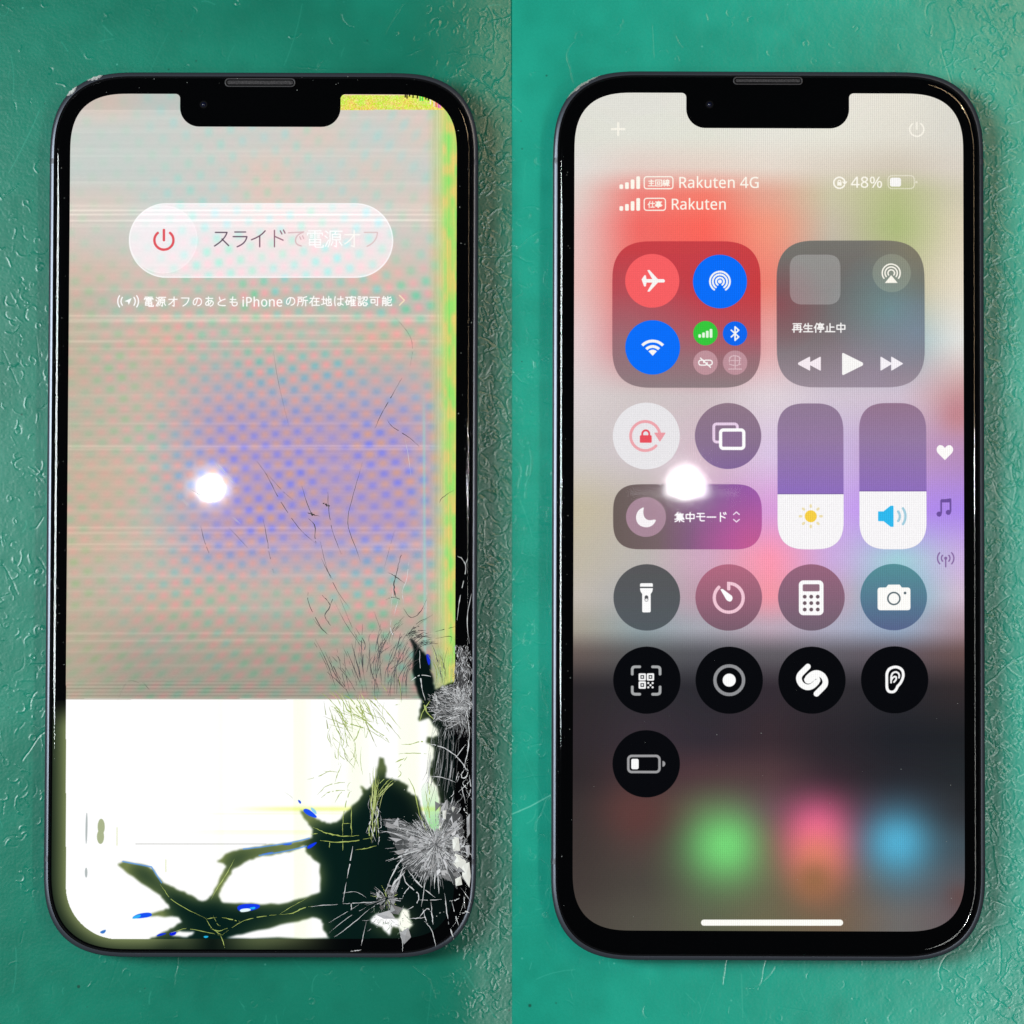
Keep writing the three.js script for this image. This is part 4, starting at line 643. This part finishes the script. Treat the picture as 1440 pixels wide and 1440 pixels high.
  for (const [pts, wd] of [
    [[[225, 1243], [232, 1253], [240, 1264], [262, 1278], [290, 1292]], 0.12], [[[290, 1292], [296, 1303], [304, 1310], [312, 1315]], 0.14], [[[291, 1292], [305, 1290]], 0.12], [[[312, 1315], [335, 1299], [352, 1292], [375, 1288], [392, 1286]], 0.12], [[[312, 1290], [325, 1293], [338, 1296]], 0.16], [[[392, 1286], [412, 1284], [424, 1278], [440, 1274]], 0.17], [[[394, 1285], [412, 1274], [432, 1263]], 0.1], [[[296, 1306], [308, 1309], [320, 1305]], 0.16], [[[240, 1312], [262, 1306], [290, 1311], [310, 1315]], 0.12], [[[310, 1315], [314, 1325], [316, 1333]], 0.14], [[[300, 1288], [306, 1300], [310, 1302]], 0.08], [[[330, 1207], [318, 1230], [305, 1250], [297, 1265]], 0.15],
    [[[440, 1163], [455, 1170], [465, 1173], [483, 1176], [505, 1175]], 0.22], [[[450, 1182], [470, 1184], [495, 1183], [521, 1178]], 0.2], [[[482, 1175], [482, 1160], [484, 1140], [490, 1118], [494, 1112]], 0.18], [[[494, 1135], [494, 1160], [495, 1176]], 0.22], [[[482, 1158], [493, 1158]], 0.12], [[[437, 1173], [447, 1172]], 0.16], [[[500, 1195], [515, 1193], [530, 1189]], 0.16], [[[482, 1180], [482, 1196]], 0.12], [[[464, 1183], [463, 1192]], 0.12],
    [[[432, 1096], [448, 1092], [462, 1085], [474, 1086]], 0.18], [[[446, 1118], [458, 1106], [470, 1102], [485, 1100]], 0.2], [[[452, 1122], [462, 1114], [475, 1112], [492, 1111]], 0.18], [[[471, 1129], [476, 1119], [482, 1112]], 0.14], [[[471, 1100], [475, 1088], [480, 1076]], 0.15], [[[488, 1111], [490, 1103], [493, 1100]], 0.12], [[[521, 1180], [519, 1168], [523, 1150]], 0.18], [[[400, 1114], [408, 1119], [415, 1126]], 0.06], [[[455, 1084], [462, 1086]], 0.1],
    [[[564, 1047], [580, 1046], [592, 1043], [606, 1048]], 0.2], [[[560, 1060], [580, 1059], [600, 1060]], 0.16], [[[560, 1080], [570, 1068], [572, 1064]], 0.2], [[[595, 985], [600, 1000], [610, 1012]], 0.3], [[[590, 1015], [595, 1000], [605, 985]], 0.22], [[[535, 960], [550, 980]], 0.12], [[[556, 948], [562, 960], [564, 988]], 0.12], [[[540, 987], [538, 1005], [546, 1022]], 0.1], [[[548, 1045], [540, 1035], [520, 1022]], 0.14], [[[555, 992], [562, 990]], 0.14],
    [[[600, 1168], [590, 1145], [582, 1110], [572, 1090]], 0.2], [[[604, 1165], [603, 1140], [598, 1112]], 0.2], [[[596, 1150], [604, 1122], [602, 1100]], 0.16], [[[556, 1072], [569, 1066]], 0.2], [[[560, 1082], [564, 1088], [558, 1095]], 0.16],
  ]) crack(pts, wd, oliveGlass);
  for (const [pts, wd] of [
    [[[453, 975], [465, 985], [480, 1003], [484, 1015], [500, 1020], [520, 1027], [548, 1045]], 0.2], [[[470, 970], [482, 985], [490, 1000], [510, 1010], [525, 1025], [540, 1038]], 0.22], [[[480, 975], [495, 985], [505, 1000], [520, 1015]], 0.2], [[[466, 993], [475, 1000], [484, 1012]], 0.18], [[[467, 1005], [471, 1020], [478, 1035], [482, 1050]], 0.18],
    [[[484, 1015], [486, 1035], [489, 1050]], 0.15], [[[490, 985], [494, 1005], [496, 1030]], 0.17], [[[500, 990], [510, 1000], [515, 1013]], 0.2], [[[510, 985], [520, 1000], [530, 1018]], 0.16], [[[507, 1020], [502, 1035], [497, 1043]], 0.24], [[[518, 1027], [514, 1040]], 0.2], [[[497, 978], [508, 992], [513, 1002]], 0.18], [[[520, 985], [527, 1005], [532, 1022]], 0.13], [[[471, 1055], [472, 1065], [480, 1075]], 0.13], [[[478, 1045], [485, 1058], [490, 1070]], 0.13], [[[500, 1045], [499, 1062], [505, 1078]], 0.12], [[[508, 1050], [507, 1070], [510, 1090]], 0.12],
  ]) crack(pts, wd, oliveTones0);
  for (const [pts, wd] of [
    [[[500, 883], [513, 905], [511, 920], [510, 945]], 0.16], [[[495, 905], [500, 925], [509, 958]], 0.18], [[[520, 905], [519, 925], [515, 950]], 0.13], [[[537, 885], [531, 900], [533, 920], [528, 960]], 0.16], [[[545, 895], [535, 915], [530, 940]], 0.14], [[[563, 890], [560, 905], [548, 940]], 0.15], [[[488, 915], [500, 945], [508, 965]], 0.14], [[[475, 937], [490, 955], [500, 972]], 0.13], [[[460, 945], [475, 958], [487, 970]], 0.13], [[[557, 948], [562, 962], [565, 985]], 0.18], [[[572, 910], [560, 930], [552, 955], [545, 985]], 0.14],
  ]) crack(pts, wd, darkGlass);
  // fans of hairlines too fine to follow one by one
  const tones = [0.05, 0.13, 0.28, 0.55].map((v) => mat([v, v * 0.98, v * 1.04], 0.35)), oliveTones = [oliveGlass, mat([0.3, 0.36, 0.06], 0.4), mat([0.6, 0.66, 0.25], 0.4)];
  const fan = (n, make, m) => {
    const ms = [].concat(m), gs = ms.map(() => []);
    for (let i = 0; i < n; i++) { const [pts, wd] = make(i); gs[i % ms.length].push(ridge(pts, wd, 0.16)); }
    ms.forEach((mm, k) => { if (gs[k].length) part('hairline_cracks', mergeGeometries(gs[k]), mm, p.o).userData.kind = 'stuff'; });
  };
  fan(42, () => { const x = rnd(468, 576), y = rnd(950, 985), l = rnd(25, 75), d = (x - 520) * 0.5 + rnd(-14, 10); return [[[x, y], [x + d * 0.3 - 3, y - l * 0.5], [x + d, y - l]], rnd(0.07, 0.15)]; }, darkGlass);
  fan(26, () => { const x = rnd(520, 572), y = rnd(900, 958), l = rnd(20, 55), a = rnd(-1.35, -0.75); return [[[x, y], [x + Math.cos(a) * l * 0.5 - 4, y + Math.sin(a) * l * 0.55], [x + Math.cos(a) * l, y + Math.sin(a) * l]], rnd(0.06, 0.13)]; }, darkGlass);
  fan(24, () => { const t = rnd(), x = lerp(570, 588, t), y = lerp(893, 915, t), l = rnd(14, 36), a = rnd(-0.75, -0.08); return [[[x, y], [x + Math.cos(a) * l * 0.5, y + Math.sin(a) * l * 0.5 - 3], [x + Math.cos(a) * l, y + Math.sin(a) * l * 0.9]], rnd(0.08, 0.17)]; }, darkGlass);
  fan(26, () => { const x = rnd(455, 525), y = rnd(968, 1000), l = rnd(22, 68), a = rnd(0.75, 1.45); return [[[x, y], [x + Math.cos(a) * l * 0.5 + rnd(-3, 3), y + Math.sin(a) * l * 0.5], [x + Math.cos(a) * l, y + Math.sin(a) * l]], rnd(0.08, 0.2)]; }, oliveTones);
  fan(16, () => { const x = rnd(466, 500), y = rnd(1005, 1060), l = rnd(14, 40); return [[[x, y], [x + rnd(-6, 6), y + l * 0.5], [x + rnd(-4, 12), y + l]], rnd(0.08, 0.16)]; }, oliveTones);
  fan(14, () => { const x = rnd(490, 540), y = rnd(1005, 1030); return [[[x, y], [x - 18, y - rnd(4, 10)], [x - rnd(26, 40), y - rnd(8, 18)]], rnd(0.06, 0.14)]; }, oliveTones);
  fan(24, () => { const x = rnd(612, 638), l = rnd(20, 60), y = rnd(950, 968); return [[[x, y], [x - rnd(-3, 5), y - l * 0.5], [x - rnd(2, 14) + (x > 628 ? 8 : 0), y - l]], rnd(0.07, 0.15)]; }, oliveTones);
  fan(8, () => { const x = rnd(608, 630), l = rnd(20, 50), y = rnd(940, 966); return [[[x, y], [x - 4, y - l * 0.5], [x - rnd(6, 14), y - l]], rnd(0.08, 0.13)]; }, darkGlass);
  fan(15, () => { const x = rnd(517, 533), y = rnd(1085, 1120), b = rnd(519, 533); return [[[x + rnd(-3, 5), y - rnd(5, 20)], [lerp(x, b, 0.5), y + 25], [b, y + rnd(45, 75)]], rnd(0.08, 0.2)]; }, oliveTones);
  fan(14, () => { const b = rnd(519, 534), y = rnd(1120, 1165); return [[[b, y], [b + rnd(-4, 4), y + 12], [b + rnd(-6, 6), y + rnd(14, 34)]], rnd(0.1, 0.22)]; }, [paleGlass, tones[2], tones[3]]);
  fan(9, () => { const x = rnd(535, 548), y = rnd(1096, 1112), b = rnd(520, 535); return [[[x + 10, y - 6], [x, y + 3], [b, y + rnd(14, 34)]], rnd(0.07, 0.14)]; }, oliveTones);
  fan(26, () => { const t = rnd(), x = lerp(604, 650, t); return [[[x, rnd(1010, 1040)], [x - rnd(2, 10), 1080], [x - rnd(4, 22), rnd(1100, 1160)]], rnd(0.05, 0.11)]; }, tones);
  fan(22, () => { const x = rnd(638, 660), y = rnd(1080, 1200); return [[[x, y], [x + rnd(-5, 5), y + 6], [x + rnd(-10, 8), y + rnd(10, 26)]], rnd(0.07, 0.2)]; }, [paleGlass, tones[2], tones[3]]);
  // crushed glass at the right edge: curly splinters
  const mush = [tones[3], tones[2], paleGlass, tones[1], tones[3], tones[2]];
  fan(330, () => { const a = rnd(6.3), r = Math.sqrt(rnd()) * (0.75 + 0.4 * vnoise(a * 3 + 9, 2.5)), x = 635 + Math.cos(a) * r * 31, y = 992 + Math.sin(a) * r * 28, t = Math.atan2(y - 1050, x - 596) + Math.PI / 2 + rnd(-0.75, 0.75) + (vnoise(x / 12, y / 12) - 0.5) * 2.0, l = rnd(3, 11), k = rnd(-2, 2); return [[[x - Math.cos(t) * l, y - Math.sin(t) * l], [x + k, y + k], [Math.min(663, x + Math.cos(t) * l), y + Math.sin(t) * l]], rnd(0.06, 0.2)]; }, mush);
  fan(260, () => { const x = rnd(639, 662), y = rnd(906, 1000), a = rnd(0.9, 2.3), l = rnd(3, 11); return [[[x, y], [x + Math.cos(a) * l * 0.5 + rnd(-2, 2), y + Math.sin(a) * l * 0.5], [Math.min(663, x + Math.cos(a) * l), y + Math.sin(a) * l]], rnd(0.05, 0.2)]; }, mush);
  fan(70, () => { const x = rnd(612, 660), y = rnd(1004, 1026), a = rnd(1.1, 2), l = rnd(8, 26); return [[[x, y], [x + Math.cos(a) * l * 0.5, y + Math.sin(a) * l * 0.5], [x + Math.cos(a) * l, y + Math.sin(a) * l]], rnd(0.04, 0.1)]; }, tones);
  // the two impacts: wedge-shaped shards between radial and ring cracks
  const frost = [0.05, 0.2, 0.36, 0.54, 0.74].map((v) => mat([v, v * 0.97, v * 1.03], 0.32)), bright = mat([0.9, 0.88, 0.84], 0.35);
  const CRUSHED = [[540, 1152], [560, 1154], [580, 1160], [592, 1150], [602, 1172], [612, 1172], [616, 1128], [640, 1128], [650, 1150], [652, 1190], [650, 1222], [640, 1240], [612, 1232], [590, 1236], [572, 1222], [556, 1196]];
  const within = (x, y, P) => { let c = false; for (let i = 0, j = P.length - 1; i < P.length; j = i++) if ((P[i][1] > y) !== (P[j][1] > y) && x < (P[j][0] - P[i][0]) * (y - P[i][1]) / (P[j][1] - P[i][1]) + P[i][0]) c = !c; return c; };
  const impact = (cx, cy, sectors, radii, keep, tone) => {
    const rot = rnd(6.3); let ang = [];
    for (let i = 0; i < sectors; i++) ang.push(rot + (i + rnd(-0.32, 0.32)) / sectors * Math.PI * 2);
    for (let i = 0; i < sectors; i++) for (let k = 0; k < radii.length - 1; k++) {
      const a0 = ang[i], a1 = i + 1 < sectors ? ang[i + 1] : ang[0] + Math.PI * 2, am = (a0 + a1) / 2, rm = (radii[k] + radii[k + 1]) / 2;
      const X = cx + Math.cos(am) * rm, Y = cy + Math.sin(am) * rm, dens = keep(X, Y);
      if (rnd() > dens) continue;
      const gap = 0.035, jit = () => rnd(0.84, 1.16), c = [[a0 + gap * (a1 - a0), radii[k] * jit()], [a1 - gap * (a1 - a0), radii[k] * jit()], [a1 - gap * (a1 - a0), radii[k + 1] * jit() * 0.97], [a0 + gap * (a1 - a0), radii[k + 1] * jit() * 0.97]];
      const ux = rnd(-0.14, 0.14), uz = rnd(-0.14, 0.14), q = c.map(([a, r]) => { const v = p.local(cx + Math.cos(a) * r, cy + Math.sin(a) * r); return v; });
      const m = q.reduce((s, v) => s.add(v), new THREE.Vector3()).multiplyScalar(0.25), hgt = (v, d) => GLASS_Y + d * MM + (v.x - m.x) * ux + (v.z - m.z) * uz;
      const up = q.map((v) => [v.x, Math.max(hgt(v, 0.09), GLASS_Y + 0.02 * MM), v.z]), dn = q.map((v) => [v.x, GLASS_Y + 0.005 * MM, v.z]), f = [up[0], up[3], up[2], up[0], up[2], up[1]];
      for (let s = 0; s < 4; s++) { const t = (s + 1) % 4; f.push(up[s], up[t], dn[s], up[t], dn[t], dn[s]); }
      part('glass_shard', tri(f), tone(X, Y), p.o);
    }
    return ang;
  };
  // frosted films of powdered glass under the splinters
  const film = (pts, opacity) => {
    const q = []; pts.forEach(([x, y], i) => { const n = pts[(i + 1) % pts.length]; for (let k = 0; k < 7; k++) { const t = k / 7; q.push(p.local(lerp(x, n[0], t) + rnd(-3, 3), lerp(y, n[1], t) + rnd(-3, 3))); } });
    part('powdered_glass', flat(q.map((v) => [v.x, v.z]), GLASS_Y + 0.006 * MM), mat([0.52, 0.5, 0.54], 0.5, { transparent: true, opacity }), p.o);
  };
  film(CRUSHED, 0.16); film([[566, 1162], [590, 1166], [612, 1178], [640, 1146], [646, 1200], [630, 1222], [596, 1222], [574, 1204]], 0.18);
  film([[606, 980], [620, 968], [640, 962], [644, 914], [652, 908], [658, 940], [660, 1005], [646, 1016], [622, 1012], [608, 1000]], 0.12);
  const big = (x, y) => (within(x, y, CRUSHED) ? 0.35 + 0.6 * smooth(vnoise(x / 9, y / 9), 0.25, 0.6) : 0.03);
  const a1 = impact(613, 1187, 42, [2, 5, 9, 13, 17, 22, 27, 32, 38, 45, 53, 62, 70], (x, y) => big(x, y) * 0.52, (x, y) => frost[Math.min(4, (vnoise(x / 7, y / 7) * 2.6 + rnd(2.6)) | 0)]);
  impact(544, 1264, 18, [3, 7, 12, 17, 23], (x, y) => (Math.hypot(x - 544, y - 1262) < 16 ? 0.5 : 0.16), () => frost[(rnd(3.4)) | 0]);
  fan(120, (i) => { // long radial cracks
    const a = i / 120 * Math.PI * 2 + rnd(-0.02, 0.02), r0 = rnd(1, 16), down = Math.sin(a) > 0.2, r1 = r0 + rnd(16, down ? 52 : 34) * (Math.cos(a) < -0.5 ? 1.2 : 1);
    return [[[613 + Math.cos(a) * r0, 1187 + Math.sin(a) * r0], [613 + Math.cos(a) * (r0 + r1) / 2 + rnd(-0.8, 0.8), 1187 + Math.sin(a) * (r0 + r1) / 2 + rnd(-0.8, 0.8)], [Math.min(661, 613 + Math.cos(a) * r1), 1187 + Math.sin(a) * r1]], rnd(0.06, 0.15)]; }, [paleGlass, tones[3], paleGlass]);
  fan(130, (i) => { for (let k = 0; ; k++) { const a = rnd(6.3), r0 = Math.sqrt(rnd()) * 66, x = 613 + Math.cos(a) * r0, y = 1187 + Math.sin(a) * r0; if (k < 30 && !within(x, y, CRUSHED)) continue; const l = rnd(4, 18); return [[[x, y], [x + Math.cos(a) * l * 0.5 + rnd(-0.8, 0.8), y + Math.sin(a) * l * 0.5], [x + Math.cos(a) * l, y + Math.sin(a) * l]], rnd(0.05, 0.17)]; } }, mush);
  fan(240, () => { for (let k = 0; ; k++) { const a = rnd(6.3), r0 = rnd(8, 66), x = 613 + Math.cos(a) * r0, y = 1187 + Math.sin(a) * r0; if (k < 30 && !within(x, y, CRUSHED)) continue; const d = rnd(3, 9) / r0; return [[[x, y], [613 + Math.cos(a + d / 2) * r0, 1187 + Math.sin(a + d / 2) * r0 + rnd(-1, 1)], [613 + Math.cos(a + d) * r0, 1187 + Math.sin(a + d) * r0]], rnd(0.05, 0.16)]; } }, mush);
  fan(44, (i) => { const a = a1[i % a1.length] + rnd(-0.03, 0.03), r0 = rnd(20, 34), r1 = Math.sin(a) > 0 ? rnd(40, 70) : rnd(36, 50); return [[[613 + Math.cos(a) * r0, 1187 + Math.sin(a) * r0], [613 + Math.cos(a) * (r0 + r1) / 2 + rnd(-1, 1), 1187 + Math.sin(a) * (r0 + r1) / 2], [613 + Math.cos(a) * r1, 1187 + Math.sin(a) * r1]], rnd(0.06, 0.15)]; }, mush);
  fan(34, () => { const x = rnd(534, 560), y = rnd(1152, 1172); return [[[x, y], [x + 14, y + rnd(-1, 4)], [x + rnd(26, 46), y + rnd(4, 16)]], rnd(0.05, 0.12)]; }, mush);
  fan(70, () => { const a = rnd(6.3), r0 = rnd(1, 9), r1 = r0 + rnd(4, Math.cos(a) < -0.3 ? 26 : 16); return [[[544 + Math.cos(a) * r0, 1264 + Math.sin(a) * r0], [544 + Math.cos(a) * (r0 + r1) / 2 + rnd(-1.5, 1.5), 1264 + Math.sin(a) * (r0 + r1) / 2], [544 + Math.cos(a) * r1, 1264 + Math.sin(a) * r1]], rnd(0.05, 0.15)]; }, [...mush, oliveGlass]);
  fan(26, () => { const x = rnd(543, 556), t = rnd(0.2, 1); return [[[x, 1258], [lerp(x, 572, t * 0.6), lerp(1258, 1214, t * 0.6)], [lerp(x, 574, t) + rnd(-5, 3), lerp(1258, 1212, t)]], rnd(0.05, 0.14)]; }, mush);
  fan(50, () => { const x = rnd(518, 574), y = rnd(1278, 1306), a = rnd(6.3), l = rnd(4, 12); return [[[x, y], [x + Math.cos(a) * l * 0.5, y + Math.sin(a) * l * 0.5 + 1], [x + Math.cos(a) * l, y + Math.sin(a) * l]], rnd(0.05, 0.14)]; }, [tones[1], tones[2], mat([0.3, 0.42, 0.28], 0.4)]);
  // big bright flakes at the right edge and a few by the lower impact
  for (const [pts, m] of [
    [[[640, 1200], [650, 1204], [656, 1212], [647, 1226], [637, 1214]], bright], [[[650, 1216], [660, 1212], [662, 1232], [660, 1248], [650, 1232]], bright], [[[636, 1178], [645, 1176], [647, 1196], [637, 1198]], bright], [[[640, 1236], [648, 1232], [650, 1244], [641, 1246]], bright], [[[622, 1140], [628, 1138], [627, 1152], [623, 1152]], bright], [[[634, 1134], [640, 1136], [637, 1142]], bright],
    [[[550, 1272], [566, 1277], [560, 1286], [548, 1284]], frost[1]], [[[562, 1312], [574, 1304], [578, 1318], [568, 1328]], frost[2]], [[[548, 1280], [556, 1292], [540, 1292], [528, 1286]], frost[3]], [[[656, 1150], [661, 1144], [661, 1172], [657, 1178]], frost[2]], [[[654, 1190], [660, 1188], [661, 1200], [658, 1206]], frost[3]],
  ]) {
    const q = pts.map(([x, y]) => p.local(x, y)), m0 = q.reduce((s, v) => s.add(v), new THREE.Vector3()).multiplyScalar(1 / q.length), f = [], peak = [m0.x, GLASS_Y + 0.22 * MM, m0.z];
    q.forEach((v, i) => { const n = q[(i + 1) % q.length]; f.push([n.x, GLASS_Y + 0.06 * MM, n.z], [v.x, GLASS_Y + 0.06 * MM, v.z], peak); f.push([v.x, GLASS_Y + 0.06 * MM, v.z], [n.x, GLASS_Y + 0.06 * MM, n.z], [n.x, GLASS_Y + 0.004 * MM, n.z], [v.x, GLASS_Y + 0.06 * MM, v.z], [n.x, GLASS_Y + 0.004 * MM, n.z], [v.x, GLASS_Y + 0.004 * MM, v.z]); });
    part('glass_shard', tri(f), m, p.o);
  }
  specks(p, 60, [0.03, 0.085], () => { const t = rnd(); return t < 0.4 ? [rnd(72, 93), rnd(180, 960)] : t < 0.75 ? [rnd(140, 600), rnd(106, 130)] : [rnd(644, 665), rnd(180, 700)]; });
  specks(p, 40, [0.05, 0.13], () => [rnd(560, 664), rnd(1090, 1330)]);
  chip(p, 10, 13, 0.0, 0.75, 7.05, 0.25, chipSkin, 'torn_corner'); chip(p, 15, 18, 0.0, 0.6, 7.15, 0.3, chipSkin, 'torn_corner');
}

// ---------- the phone with the working screen ----------
const intact = phone('smartphone with an intact glowing screen of round control buttons and sliders', { body: [776.4, 1385.4, 99.6, 1351.5], turn: -0.19, screen: [806.6, 1355.6, 131, 1309.2], notch: [965, 1194, 180], ear: [1033, 1127, 109.5, 117.5], cam: [998, 146.5], bands: [['x', -1, -0.398], ['x', 1, -0.398], ['x', -1, 0.39], ['x', 1, 0.392], ['z', -1, 0.29], ['z', 1, -0.28]] }, paintIntact, false, 0.0007);
specks(intact, 60, [0.03, 0.07], () => (rnd() < 0.5 ? [rnd(820, 1350), rnd(900, 1300)] : [rnd(784, 804), rnd(180, 1280)]));
chip(intact, 9, 17, 0.02, 0.42, 7.12, 0.02, bareMetal, 'scuffed_corner');

renderer.render(scene, camera);
